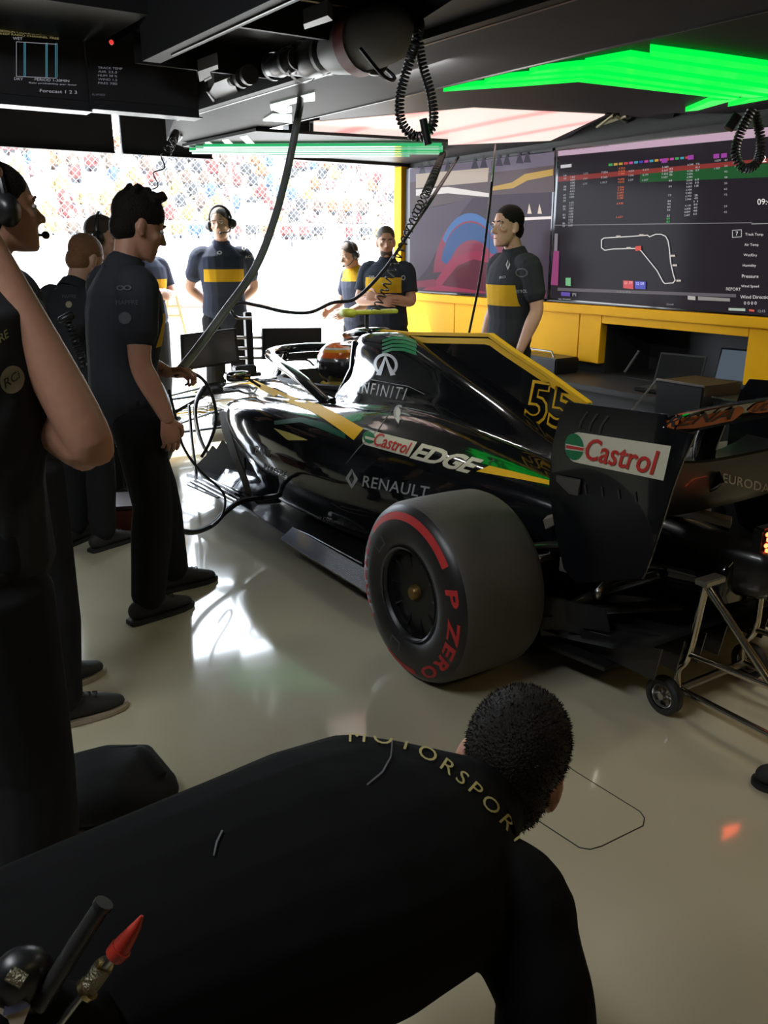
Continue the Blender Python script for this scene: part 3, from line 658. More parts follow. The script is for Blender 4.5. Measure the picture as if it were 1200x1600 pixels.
# hanging timing monitors seen from behind the crew
MY = 4.5
def Mn(x, y): return atY(x, y, MY)
class ScrM(Scr):
    def pts(s, px): return [V3((p.x, MY - .0021 - .00005 * s.k, p.z)) for p in (Mn(x, y) for x, y in px)]
    def poly(s, px, col, es=1.):
        m = emat('scr_%02x%02x%02x_%d' % (int(col[0] * 255), int(col[1] * 255), int(col[2] * 255), int(es * 100)), col, es)
        if m not in s.ms: s.ms.append(m)
        s.mb.m = s.ms.index(m); s.k += 1; P = s.pts(px); s.mb.add(P, [tuple(range(len(P)))]); return s
    def text(s, st, x, y, h, col, w, slope=.05):
        v, f, asp = text2d(st); m = emat('scr_%02x%02x%02x_%d' % (int(col[0] * 255), int(col[1] * 255), int(col[2] * 255), 100), col, 1)
        if m not in s.ms: s.ms.append(m)
        s.mb.m = s.ms.index(m); s.k += 1; P = s.pts([tuple(p) for p in quad(v, [(x, y + h), (x + w, y + h + w * slope), (x + w, y + w * slope), (x, y)])]); s.mb.add(P, f); return s
def monitor(label, x0, x1, ytop=-120):
    a, b = Mn(x0, 160 + .07 * x0), Mn(x1, 160 + .07 * x1); zt = 2.85; zb = min(a.z, b.z)
    t = thing('ceiling_monitor', label, 'monitor', ((a.x + b.x) / 2, MY, zb))
    MB().box(((a.x + b.x) / 2, MY + .04, (zb + zt) / 2), (b.x - a.x, .076, zt - zb)).build('casing', mat('monitor_casing', (.045, .045, .05), .5, spec=.2), t, bev=.004)  # casing and screen tones lifted to stand in for veiling glare
    MB().box(((a.x + b.x) / 2, MY - .0005, (zb + zt) / 2 + .02), (b.x - a.x - .03, .003, zt - zb - .05)).build('screen', mat('monitor_dark', (.045, .045, .05), .5, spec=.2, noise=.1), t)
    MB().box(((a.x + b.x) / 2, MY + .02, zb - .003), (b.x - a.x, .12, .006)).build('lower_trim', mat('dull_edge', (.05, .05, .052), .4), t)
    MB().tube([((a.x + b.x) / 2, MY + .05, zt), ((a.x + b.x) / 2, MY + .05, 3.0)], .03).build('hanger', RIG, t); return t
m1 = monitor('left ceiling monitor with small yellow and white text and a bar chart', -160, 141)
s = ScrM(); cy = (.20, .17, .07); cw = (.22, .22, .25)
for i, w_ in enumerate((100, 112, 108, 104, 92)): s.text(('NOTE THE PIT EXIT LIGHT REMAINS', 'ALL PERSONNEL STAY CLEAR OF THE LINE', 'TRACK LIMITS REVIEW AT TURN FOUR', 'SESSION CLOCK IS NOW RUNNING', 'KEEP RADIO CHANNEL FREE')[i], 0, 34 + i * 4.2, 3, cy, w_, .09)
s.text('WET', 20, 58, 4, cw, 15); s.text('DRY', 22, 121, 4, cw, 14); s.text('PERIOD 1-30MIN', 54, 122, 4, cw, 54); s.text('Rain probability per hour', 45, 128, 3, cw, 75); s.text('Forecast 1 2 3', 62, 139, 5, cw, 58)
for x, w_ in ((25, .8), (37, 1), (39, 1), (71, 1), (73, 1), (86, 1), (88.5, 1)): s.poly([(x, 65 + x * .03), (x + w_, 65 + x * .03), (x + w_, 119 + x * .03), (x, 119 + x * .03)], (.06, .17, .21) if x > 26 else cw)
s.poly([(25, 65), (88, 69), (88, 69.8), (25, 65.8)], cw); s.poly([(25, 119), (88, 122), (88, 122.8), (25, 119.8)], cw)
s.build('display_text', m1)
m2 = monitor('right ceiling monitor with faint grey text beside the bar chart monitor', 143, 312)
s = ScrM()
for i, w_ in enumerate(('TRACK TEMP', 'AIR 23.5', 'HUM 38 %', 'WIND 1.2', 'PRES 780')): s.text(w_, 153, 104 + i * 6, 3.4, (.12, .12, .14), 38 if i == 0 else 30)
s.text('ELAPSED', 144, 146, 3, (.06, .06, .07), 20)
s.build('display_text', m2)
# fascia boards at the front of the garage with a slit of daylight between them
for lab, x0, x1 in (('left dark fascia board hanging over the garage opening', -150, 178), ('right dark fascia board beside the slit of daylight', 190, 330)):
    a, b = atY(x0, 232, 7.0), atY(x1, 233, 7.0)
    t = thing('fascia_board', lab, 'board', ((a.x + b.x) / 2, 7.0, 2.22)); MB().box(((a.x + b.x) / 2, 7.0, 2.40), (b.x - a.x, .04, .34)).build('board', RIG2, t, bev=.003)
    MB().box(((a.x + b.x) / 2, 6.975, 2.235), (b.x - a.x, .012, .012)).build('lower_trim', RIG, t)
    MB().tube([((a.x + b.x) / 2, 7.0, 2.57), ((a.x + b.x) / 2, 7.0, 3.0)], .02).build('hanger', RIG, t)
# ------------------------------------------------------------------ the racing car
CX = 2.5; RAX, FAX = 2.26, 5.89
car = thing('racing_car', 'black and yellow open wheel racing car with halo parked in the garage, number 55', 'racing car', (CX, 3.9, 0))
def half_ring(P, k=4):
    """half profile (out, z) from top centre to bottom centre -> closed ring of offsets"""
    Q = [(p[0], p[1], 0) for p in P]; c = catmull(Q, k); c[0].x = 0; c[-1].x = 0
    right = [(max(0, p.x), p.y) for p in c]; left = [(-x, z) for x, z in right[-2:0:-1]]
    return right + left
def body_loft(mb, st, sub=6, k=4):
    ys = [s_[0] for s_ in st]; n = len(st[0][1]); cols = []
    for j in range(n): cols.append(catmull([(s_[1][j][0], s_[1][j][1], s_[0]) for s_ in st], sub))
    rs = []
    for i in range(len(cols[0])):
        y = cols[0][i].z; rs.append([V3((CX + x, y, z)) for x, z in half_ring([(c[i].x, c[i].y) for c in cols], k)])
    mb.rings(rs)
low = [(4.62, [(0, .60), (.30, .63), (.50, .665), (.67, .655), (.705, .56), (.64, .46), (.40, .43), (0, .42)]),
       (4.42, [(0, .62), (.32, .66), (.52, .70), (.70, .685), (.745, .55), (.67, .36), (.50, .25), (0, .2)]),
       (4.1, [(0, .66), (.33, .70), (.54, .72), (.71, .70), (.755, .54), (.69, .30), (.57, .17), (0, .16)]),
       (3.7, [(0, .70), (.33, .74), (.52, .735), (.68, .69), (.735, .52), (.67, .30), (.58, .17), (0, .16)]),
       (3.3, [(0, .75), (.30, .77), (.46, .735), (.60, .68), (.675, .50), (.62, .28), (.55, .17), (0, .16)]),
       (2.9, [(0, .74), (.24, .735), (.38, .705), (.51, .65), (.575, .46), (.52, .26), (.46, .17), (0, .16)]),
       (2.5, [(0, .67), (.18, .665), (.28, .645), (.375, .60), (.42, .44), (.37, .27), (.33, .19), (0, .18)]),
       (2.15, [(0, .60), (.12, .595), (.20, .58), (.26, .54), (.29, .42), (.26, .28), (.22, .22), (0, .22)]),
       (1.85, [(0, .54), (.07, .53), (.12, .515), (.16, .48), (.18, .40), (.16, .32), (.12, .27), (0, .26)]),
       (1.60, [(0, .50), (.05, .50), (.08, .48), (.10, .45), (.11, .40), (.10, .34), (.07, .31), (0, .30)])]
upp = [(4.03, [(0, 1.075), (.098, 1.065), (.148, 1.01), (.165, .92), (.195, .83), (.27, .75), (.34, .61), (0, .55)]),
       (3.92, [(0, 1.085), (.10, 1.075), (.15, 1.02), (.17, .93), (.20, .84), (.28, .76), (.34, .62), (0, .55)]),
       (3.7, [(0, 1.085), (.075, 1.075), (.13, 1.02), (.175, .92), (.23, .835), (.32, .76), (.40, .62), (0, .55)]),
       (3.3, [(0, .985), (.05, .985), (.098, .963), (.145, .905), (.20, .83), (.30, .745), (.40, .60), (0, .5)]),
       (2.9, [(0, .865), (.05, .865), (.098, .842), (.145, .79), (.20, .735), (.28, .68), (.34, .56), (0, .45)]),
       (2.5, [(0, .73), (.045, .715), (.08, .695), (.12, .67), (.17, .64), (.22, .60), (.26, .5), (0, .4)]),
       (2.1, [(0, .645), (.045, .645), (.08, .625), (.11, .59), (.14, .56), (.17, .52), (.19, .45), (0, .35)])]
mb = MB(); body_loft(mb, low); body_loft(mb, upp); cover = mb.remesh('engine_cover', BLK, car, vox=.0095, smooth=14)
# matt black plugs for the shade inside the airbox and sidepod mouths
q = MB(); q.ell((CX, 4.035, .985), (.10, .03, .055)); 
q.build('air_intake', MBLK, car)
for sg in (-1, 1): MB().box((CX + sg * .5, 4.63, .55), (.34, .03, .16)).build('radiator_intake', MBLK, car, bev=.012)
# chassis and nose
chs = [(4.0, [(0, .70), (.2, .72), (.32, .73), (.36, .66), (.36, .45), (.30, .22), (0, .18)]), (4.4, [(0, .745), (.2, .745), (.32, .74), (.365, .66), (.36, .45), (.30, .22), (0, .18)]),
       (4.9, [(0, .73), (.16, .73), (.28, .715), (.335, .64), (.33, .45), (.27, .24), (0, .2)]), (5.3, [(0, .675), (.12, .67), (.21, .655), (.26, .58), (.25, .42), (.2, .27), (0, .24)]),
       (5.8, [(0, .595), (.09, .59), (.15, .575), (.19, .52), (.18, .42), (.14, .32), (0, .30)]), (6.4, [(0, .475), (.05, .47), (.09, .455), (.12, .42), (.115, .36), (.08, .30), (0, .29)]),
       (6.9, [(0, .37), (.03, .368), (.055, .36), (.07, .34), (.065, .305), (.045, .28), (0, .27)])]
mb = MB(); body_loft(mb, chs, 5); chassis = mb.build('chassis', BLK, car)
cut = MB().ell((CX, 4.60, .80), (.255, .50, .32), n=32, m=16).build('cut', BLK)
bo = chassis.modifiers.new('b', 'BOOLEAN'); bo.object = cut; bo.operation = 'DIFFERENCE'; bo.solver = 'EXACT'
dg = bpy.context.evaluated_depsgraph_get(); nm = bpy.data.meshes.new_from_object(chassis.evaluated_get(dg), depsgraph=dg)
chassis.modifiers.clear(); chassis.data = nm; bpy.data.objects.remove(cut); nm.set_sharp_from_angle(angle=R(40))
MB().tube([V3((CX + .275 * math.cos(a), 4.58 + .46 * math.sin(a), .742 - .03 * max(0, math.sin(a)))) for a in [math.pi * 2 * i / 40 for i in range(41)]], .022, 8).build('cockpit_rim', MBLK, car)
# halo
hl = [(-.33, 4.02, .70), (-.345, 4.3, .80), (-.31, 4.68, .855), (-.2, 5.03, .87), (0, 5.22, .865)]
hp_ = [V3((CX + x, y, z)) for x, y, z in hl] + [V3((CX - x, y, z + .015)) for x, y, z in hl[-2::-1]]
halo = MB().loft(catmull(hp_, 7), [(.030, .036)] * (7 * 8 + 1), ref=(0, 0, 1), n=12).build('halo', BLK, car)
MB().loft(catmull([(CX, 5.21, .86), (CX, 5.30, .76), (CX, 5.42, .63)], 5), [(.018, .04)] * 11, n=10).build('halo_pillar', BLK, halo)
MB().loft([(CX - .02, 4.26, .99), (CX - .02, 4.08, 1.0)], [(.09, .02), (.10, .02)], n=12).build('halo_fairing', BLK, halo)
for sg in (-1, 1): MB().loft([(CX + sg * .145, 4.03, 1.02), (CX + sg * .165, 4.02, .88), (CX + sg * .23, 4.05, .72)], [(.016, .03), (.018, .032), (.03, .04)], n=12).build('roll_hoop_pillar', BLK, car)
MB().box((CX, 4.20, .76), (.24, .10, .12)).build('headrest', MBLK, car, bev=.03)
# screen, steering wheel, mirrors
MB().tube([(CX - .11, 5.02, .77), (CX - .09, 5.1, .80), (CX + .09, 5.1, .80), (CX + .11, 5.02, .77)], .008, 6, 5).build('wind_deflector', MBLK, car)
MB().box((CX, 4.93, .70), (.26, .03, .13)).build('steering_wheel', MBLK, car, bev=.015)
for sg in (-1, 1):
    mr = MB().loft([(CX + sg * .46, 5.02, .745), (CX + sg * .46, 4.96, .745)], [(.075, .03), (.085, .036)], n=14, e=3).build('mirror', BLK, car)
    MB().ell((CX + sg * .46, 4.937, .745), (.07, .006, .027)).build('mirror_glass', CHR, mr)
    MB().tube([(CX + sg * .40, 4.98, .73), (CX + sg * .30, 4.95, .66)], .009, 6).build('mirror_stalk', CARB, mr)
# camera pod and small wing camera bar above the airbox
a, b = atY(541, 489, 4.14), atY(617, 486, 4.14)
cp = MB().loft([V3((a.x, 4.14, a.z)), V3((b.x, 4.14, b.z))], [(.032, .014)] * 2, ref=(0, 1, 0), n=12, e=3).build('camera_bar', mat('lime_yellow', (.62, .66, .06), .4), car)
MB().tube([V3((CX, 4.14, 1.06)), V3((CX, 4.14, a.z))], .012, 8).build('camera_mast', MBLK, cp)
MB().loft([V3((a.x + .01, 4.18, a.z)), V3((a.x + .01, 4.10, a.z))], [(.04, .026)] * 2, n=12).build('camera_lens', mat('lime_yellow', (.62, .66, .06), .4), cp)
MB().loft([(CX - .02, 4.30, 1.035), (CX, 4.18, 1.06), (CX, 4.0, 1.08)], [(.06, .024), (.085, .028), (.08, .02)], n=12).build('roll_hoop_cap', BLK, car)
# fin
fin_px = [(598, 516), (640, 520), (767, 522), (800, 546), (855, 582), (921, 630)]
ft = [atX(x, y, CX) for x, y in fin_px]
fb = [V3((CX, 2.2, .80)), V3((CX, 2.15, .58)), V3((CX, 2.6, .70)), V3((CX, 3.0, .82)), V3((CX, 3.4, .95)), V3((CX, 3.9, 1.04))]
fin = MB().prism([V3((CX - .011, p.y, p.z)) for p in ft + fb], (.022, 0, 0)).build('fin', BLK, car, bev=.004)
# floor and its furniture
fo = [(-.30, 5.0), (-.62, 4.82), (-.80, 4.62), (-.80, 4.0), (-.82, 3.5), (-.80, 2.70), (-.56, 2.6), (-.54, 1.95), (-.5, 1.75)]
MB().prism([V3((CX + x, y, .125)) for x, y in fo] + [V3((CX - x, y, .125)) for x, y in fo[::-1]], (0, 0, .018)).build('floor_tray', CARB, car, smooth=False, bev=.003)
MB().box((CX, 3.6, .105), (.3, 3.4, .04)).build('plank', MBLK, car, bev=.004)
for sg in (-1, 1):
    e = lambda x, y, z: V3((CX + sg * x, y, z))
    MB().prism([e(.775, 2.72, .185), e(.845, 2.72, .135), e(.86, 3.56, .135), e(.79, 3.56, .185)], (0, 0, .006)).build('floor_edge', mat('polished_edge', (.42, .45, .5), .12, metal=.9), car, smooth=False)
    MB().tube([e(.76, 2.74, .155), e(.77, 3.54, .155)], .006, 6).build('floor_rib', ALU, car)
    MB().tube([e(.72, 3.0, .16), e(.74, 3.5, .16), e(.76, 3.62, .16)], .005, 6).build('floor_rib', ALU, car)
    # bargeboard cluster: slotted plates, curled vane and foot plate
    MB().prism([e(.60, 4.56, .15), e(.58, 4.62, .34), e(.60, 4.72, .40), e(.63, 4.78, .36), e(.64, 4.82, .38), e(.66, 4.88, .31), e(.67, 4.92, .33), e(.69, 4.98, .26), e(.71, 5.06, .20), e(.73, 5.14, .15)], (sg * .012, 0, 0)).build('bargeboard', MBLK, car, bev=.002)
    MB().prism([e(.42, 4.60, .15), e(.42, 4.66, .42), e(.46, 4.80, .47), e(.50, 4.96, .38), e(.55, 5.14, .15)], (sg * .010, 0, 0)).build('bargeboard', CARB, car, bev=.002)
    MB().rings([[e(x, y, z) for x, y, z in ((.50, 4.60 - i * .09, .17 + .012 * i), (.60, 4.62 - i * .085, .24 + .02 * i - .006 * i * i), (.72, 4.60 - i * .075, .255 + .012 * i - .005 * i * i), (.80, 4.56 - i * .07, .20 + .004 * i))] for i in range(7)], caps=False, closed=False).build('curved_vane', mat('polished_carbon', (.10, .105, .115), .12, metal=.6, coat=.6), car)
    MB().prism([e(.70, 4.40, .148), e(.87, 4.38, .146), e(.92, 4.75, .146), e(.84, 4.98, .146), (e(.60, 5.14, .148))], (0, 0, .008)).build('foot_plate', CARB, car, smooth=False)
    for k in range(4): MB().tube([e(.74 + k * .034, 4.30 - .03 * k, .158), e(.76 + k * .04, 4.78, .158)], .006, 6).build('foot_plate_rib', ALU, car)
    vl = [(.715, 4.64, .60), (.735, 4.56, .50), (.745, 4.42, .38), (.75, 4.26, .26), (.755, 4.18, .16)]
    MB().rings([[e(x + .012, y, z), e(x - .004, y - .105 + .02 * i, z + .012), e(x - .012, y - .105 + .02 * i, z + .012), e(x + .002, y, z)] for i, (x, y, z) in enumerate(vl)]).build('turning_vane', GRY, car)
    arch = [(.55, 4.98, .12), (.70, 5.00, .30), (.74, 5.02, .52), (.70, 5.0, .66), (.58, 4.95, .69)]
    MB().loft(catmull([e(*p) for p in arch], 5), [(.008, .035)] * 21, ref=(1, 0, 0), n=8).build('sidepod_deflector', CARB, car)
    MB().loft(catmull([e(.78, 4.96, .12), e(.78, 5.0, .35), e(.77, 5.04, .58)], 5), [(.007, .025)] * 11, ref=(1, 0, 0), n=8).build('sidepod_deflector', CARB, car)
    # suspension
    hub = e(.86, FAX, .34)
    for p in (e(.20, FAX - .35, .56), e(.18, FAX + .2, .53)): MB().loft([hub + V3((0, 0, .13)), p], [(.026, .009)] * 2, ref=(0, 1, 0), n=10).build('front_wishbone', CARB, car)
    for p in (e(.20, FAX - .40, .32), e(.16, FAX + .2, .33)): MB().loft([hub + V3((0, 0, -.11)), p], [(.026, .009)] * 2, ref=(0, 1, 0), n=10).build('front_wishbone', CARB, car)
    MB().loft([hub + V3((0, 0, -.08)), e(.2, FAX - .02, .56)], [(.014, .012)] * 2, n=8).build('front_pushrod', CARB, car)
    MB().lathe([(-.09, .001), (-.09, .14), (.09, .145), (.09, .001)], e(.76, FAX, .34), 'X', 28).build('brake_duct', CARB, car)
    hub = e(.62, RAX, .33)
    for p in (e(.14, RAX - .25, .46), e(.18, RAX + .30, .46)): MB().loft([hub + V3((0, 0, .11)), p], [(.03, .010)] * 2, ref=(0, 1, 0), n=10).build('rear_wishbone', CARB, car)
    for p in (e(.12, RAX - .50, .28), e(.18, RAX + .36, .24)): MB().loft([hub + V3((0, -.1, -.12)), p], [(.036, .012)] * 2, ref=(0, 1, 0), n=10).build('rear_wishbone', CARB, car)
    MB().loft([hub, e(.10, RAX - .02, .36)], [(.026, .026)] * 2, n=10).build('driveshaft', STL, car)
    MB().lathe([(-.08, .001), (-.08, .15), (.08, .155), (.08, .001)], e(.55, RAX, .33), 'X', 28).build('brake_duct', CARB, car)
    for k in range(4): MB().prism([e(.52 - .02 * k, RAX - .22 - .045 * k, .13 + .03 * k), e(.46 - .02 * k, RAX - .30 - .045 * k, .13 + .03 * k), e(.46 - .02 * k, RAX - .27 - .045 * k, .30), e(.52 - .02 * k, RAX - .19 - .045 * k, .30)], (sg * .004, 0, 0)).build('brake_duct_fin', CARB, car)
    # diffuser strakes
    for k in range(4): MB().prism([e(.12 + .11 * k, 2.2, .13), e(.12 + .11 * k, 1.58, .16), e(.12 + .11 * k, 1.56, .28), e(.12 + .11 * k, 2.2, .15)], (sg * .006, 0, 0)).build('diffuser_strake', CARB, car)
MB().rings([[V3((CX + x, y, z)) for x in (-.52, .52)] for y, z in ((2.2, .15), (1.9, .19), (1.7, .24), (1.56, .30))], caps=False, closed=False).build('diffuser', CARB, car)
# front wing
for k in range(4):
    MB().loft([(CX + x, 6.92 - .09 * k - abs(x) * .10, .16 + .035 * k - (.02 if abs(x) < .2 else 0)) for x in (-.98, -.6, -.2, .2, .6, .98)], [(.055, .007)] * 6, ref=(0, 1, -.25), n=10).build('front_wing_element', [CARB, YELM, CARB, mat('front_wing_grey', (.2, .2, .2), .3)][k], car)
for sg in (-1, 1): MB().prism([V3((CX + sg * .99, 6.95, .12)), V3((CX + sg * .97, 6.40, .12)), V3((CX + sg * .97, 6.38, .36)), V3((CX + sg * .99, 6.75, .34))], (sg * .01, 0, 0)).build('front_wing_endplate', CARB, car, bev=.003)
for sg in (-1, 1): MB().prism([V3((CX + sg * .07, 6.75, .34)), V3((CX + sg * .07, 6.55, .36)), V3((CX + sg * .09, 6.6, .18)), V3((CX + sg * .09, 6.85, .17))], (sg * .008, 0, 0)).build('nose_pylon', BLK, car)

# wheels
def wheel(side, yc, width, name_r):
    """side -1: the outer face looks towards the camera's side"""
    r = .336; z = r
    xo = CX + side * .987; xi = xo - side * width; s_ = -side
    P = lambda u, rr: (u * s_, rr)
    w = width
    prof = [P(.050, .158), P(.020, .166), P(.004, .200), P(0, .235), P(.004, .270), P(.016, .300), P(.036, .322), P(.062, .333), P(w * .35, .336), P(w * .65, .336), P(w - .062, .333), P(w - .036, .322), P(w - .016, .300), P(w - .004, .270), P(w, .235), P(w - .004, .2), P(w - .02, .166), P(w - .05, .158)]
    t_ = MB(); t_.m = 0; k0 = 0
    t_.lathe(prof, (xo, yc, z), 'X', 72, closed=True)
    for i in range(len(t_.f)):
        seg = i // 72; t_.mi[i] = 1 if 6 <= seg <= 10 else 0
    ty = t_.build('tyre', [SIDE, RUB], car, ang=60)
    rim = MB().lathe([P(.052, .160), P(.030, .163), P(.026, .155), P(.060, .150), P(.075, .135), P(.085, .05), P(.070, .04), P(.070, .001)], (xo, yc, z), 'X', 48).build('rim', mat('dark_rim', (.012, .012, .013), .28, metal=.4, noise=.1), ty)
    sp = MB()
    for k in range(10):
        a = 2 * math.pi * k / 10; d = V3((0, math.cos(a), math.sin(a)))
        sp.loft([V3((xo + s_ * .072, yc, z)) + d * .045, V3((xo + s_ * .058, yc, z)) + d * .10, V3((xo + s_ * .052, yc, z)) + d * .148], [(.010, .006), (.008, .006), (.012, .006)], n=8)
    sp.build('spokes', mat('dark_rim', (.012, .012, .013), .28), rim)
    MB().lathe([P(.030, .001), P(.030, .022), P(.045, .032), P(.072, .034)], (xo, yc, z), 'X', 12).build('wheel_nut', mat('gold_nut', (.25, .16, .05), .35, metal=.8), rim)
    MB().lathe([P(.020, .170), P(.012, .1735), P(.016, .166)], (xo - s_ * .004, yc, z), 'X', 60, closed=True).build('rim_edge', mat('rim_edge', (.10, .10, .11), .25, metal=.8), rim)
    return ty, xo, z
tl, TXO, TZC = wheel(-1, RAX, .405, 'rear'); wheel(1, RAX, .405, 'rear'); wheel(-1, FAX, .305, 'front'); wheel(1, FAX, .305, 'front')
# red writing on the sidewall of the near rear tyre (angle from the top, turning towards the tail; radius)
def sidewall(name, items, yc, xo, ty):
    q = MB(); bv = bvh_of(ty)
    for v, f in items:
        P = []
        for a, rr in v:
            y = yc - math.sin(a) * rr; z = TZC + math.cos(a) * rr; h = bv.ray_cast(V3((xo - .3, y, z)), V3((1, 0, 0))); P.append((h[0] if h[0] else V3((xo, y, z))) - V3((.0012, 0, 0)))
        q.add(P, f)
    return q.build(name, TRED, ty, smooth=True)
def arcband(a0, a1, r0, r1, n=30): return strip([(R(a0 + (a1 - a0) * i / n), r1) for i in range(n + 1)], [(R(a0 + (a1 - a0) * i / n), r0) for i in range(n + 1)], n, 2)
def arcword(s_, a0, a1, r0, r1, bold=.01):
    v, f, _ = text2d(s_, bold, 0.1, 1.15); v, f = fine(v, f, .05); return np.c_[R(a0) + R(a1 - a0) * v[:, 0], r0 + (r1 - r0) * v[:, 1]], f
for yc, xo, ty in ((RAX, TXO, tl),):
    sidewall('red_band', [arcband(-52, 52, .274, .300)], yc, xo, ty); sidewall('red_band', [arcband(168, 205, .274, .300)], yc, xo, ty)
    sidewall('lettering', [arcword('P ZERO', 66, 158, .258, .304, .03)], yc, xo, ty); sidewall('lettering', [arcword('PIRELLI', 232, 300, .262, .300, .02)], yc, xo, ty)
    c = MB()
    for a0, a1 in ((-58, -40), (188, 204)):
        v, f = arcband(a0, a1, .20, .207, 10); v2, f2 = arcband(a0, a0 + 2, .2, .24, 6); v3, f3 = arcband(a1 - 2, a1, .2, .24, 6)
        for vv, ff in ((v, f), (v2, f2), (v3, f3)):
            bv = bvh_of(ty); P = []
            for a, rr in vv:
                y = yc - math.sin(a) * rr; z = TZC + math.cos(a) * rr; h = bv.ray_cast(V3((xo - .3, y, z)), V3((1, 0, 0))); P.append(h[0] - V3((.0012, 0, 0)))
            c.add(P, ff)
    c.build('grey_mark', mat('grey_tyre_marking', (.07, .07, .07), .5), ty)

# rear wing
EPX = 2.0
ep_px = [(885, 628), (1041, 648), (1037, 667), (1072, 676), (1086, 678), (1066, 722), (1050, 765), (1036, 812), (1018, 868), (1004, 905), (900, 912), (880, 890), (866, 830), (857, 765), (860, 705), (872, 655)]
epl = [atX(x, y, EPX) for x, y in ep_px]
rw = MB().prism([V3((EPX, p.y, p.z)) for p in epl], (.012, 0, 0)).build('rear_wing_endplate', BLK, car, bev=.003)
rw2 = MB().prism([V3((3.0, p.y, p.z)) for p in epl], (-.012, 0, 0)).build('rear_wing_endplate', BLK, car, bev=.003)
def wing(name, sec, m, dz):
    rs = []
    for i in range(25):
        x = 2.012 + .976 * i / 24; k = dz * (1 - (2 * (i / 24) - 1) ** 4)
        rs.append([V3((x, y, z - k)) for y, z in sec])
    return MB().rings(rs).build(name, m, car, ang=50)
flap = wing('rear_wing_flap', [(1.555, 1.040), (1.575, 1.046), (1.66, 1.005), (1.74, .965), (1.735, .945), (1.65, .955), (1.59, .972)], BLK, -.012)
mainp = wing('rear_wing_mainplane', [(1.625, .905), (1.633, .912), (1.70, .88), (1.80, .83), (1.90, .80), (1.99, .80), (2.0, .78), (1.96, .74), (1.88, .70), (1.79, .68), (1.71, .705), (1.655, .79)], mat('satin_black', (.010, .0098, .0095), .35, spec=.3, coat=.1), .05)
for px in ([(1117, 655), (1100, 705), (1104, 735), (1116, 762)],):
    MB().loft(catmull([atX(x, y, 2.33) for x, y in px], 5), [(.012, .045)] * 16, ref=(1, 0, 0), n=10).build('wing_pylon', BLK, car)
for k in range(3): MB().tube([V3((1.998, epl[0].y - .10 - .045 * k, 1.0)), V3((1.998, epl[0].y - .075 - .045 * k, .965)), V3((1.998, epl[0].y - .07 - .045 * k, .94))], .004, 6).build('endplate_louvre', mat('louvre_grey', (.05, .05, .05), .3), rw)
MB().prism([atX(x, y, 1.985) for x, y in ((868, 742), (906, 750), (902, 775), (888, 772), (868, 752))], (.012, 0, 0)).build('endplate_vane', STL, rw, bev=.003)
for k in range(4): MB().tube([atX(914 + k * 26, 757 + k * 4, 1.997), atX(916 + k * 26, 772 + k * 4, 1.997)], .003, 5).build('endplate_slot', mat('louvre_grey', (.05, .05, .05), .3), rw)
WGOLD = mat('warm_metal', (.35, .32, .20), .3, metal=.7); WST = mat('warm_plate', (.33, .29, .24), .35, metal=.5)
for nm_, px, x_, m_ in (('exhaust_wing', [(1058, 775), (1074, 765), (1108, 763), (1110, 772), (1098, 778), (1072, 783)], 2.42, WGOLD), ('lower_vane', [(1050, 806), (1092, 802), (1142, 814), (1141, 826), (1090, 812)], 2.40, WST), ('lower_vane', [(848, 812), (868, 806), (872, 818), (852, 828)], 2.12, WST), ('lower_vane', [(875, 870), (892, 885), (894, 898), (873, 892)], 2.05, WST)):
    MB().prism([atX(x, y, x_) for x, y in px], (.05, .03, 0)).build(nm_, m_, car, bev=.002)
for px, x_ in (([(884, 950), (930, 930), (1028, 900)], 2.06), ([(934, 928), (952, 905), (972, 870)], 2.02)):
    P = [atX(x, y, x_ + .12 * i) for i, (x, y) in enumerate(px)]; MB().loft(catmull(P, 4), [(.022, .012)] * 9, ref=(0, 0, 1), n=10).build('rear_wishbone', CARB if x_ > 2.03 else STL, car)
gb = MB().loft([(CX, 2.1, .42), (CX, 1.75, .44), (CX, 1.52, .46)], [(.16, .16), (.09, .11), (.06, .09)], n=16, e=3).build('rear_crash_structure', CARB, car)
for zz, xx in ((.62, 2.44),): MB().tube([(CX, 2.0, .60), (CX, 1.80, .62)], .05, 20).build('exhaust_pipe', STL, car)
# rear light: lit dots in a dark case
lp = atX(1196, 866, CX - .03); rl = MB().box((CX + .01, lp.y + .03, lp.z), (.10, .05, .17)).build('rear_light', PLB, car, bev=.01)
dots = MB()
for i in range(5):
    for j in range(8):
        dots.ell((CX - .030 + i * .020 + (.0 if j % 2 else .008), lp.y + .002, lp.z - .068 + j * .0195), (.0082, .006, .0080), n=8, m=5)
dots.build('light_dots', mat('red_led', (.2, .01, .01), .3, emit=(1, .10, .03), es=7), rl)

# ------------------------------------------------------------------ paint and lettering on the bodywork
bc = bvh_of(cover); bch = bvh_of(chassis, cover); bf = bvh_of(fin); be = bvh_of(rw); bh = bvh_of(halo)
lays('yellow_stripe', [(*strip([(497, 631), (520, 643), (545, 657), (568, 670)], [(477, 638), (505, 654), (530, 671), (553, 688)]), YELM), (*strip([(765, 728), (810, 739), (858, 751)], [(744, 737), (800, 747), (858, 758)]), YELM),
                      (*strip([(428, 669), (452, 676), (480, 687)], [(429, 670), (450, 688), (481, 688)], 12, 2), mat('pale_yellow_decal', (.72, .62, .16), .4))], bc, cover)
lays('nose_stripe', [(*strip([(392, 592), (430, 608), (455, 619), (500, 633)], [(388, 598), (425, 618), (452, 630), (478, 640)], 24, 2), YELM), (*strip([(310, 606), (350, 592), (392, 588)], [(312, 612), (352, 601), (392, 600)], 20, 2), YELM)], bch, chassis)
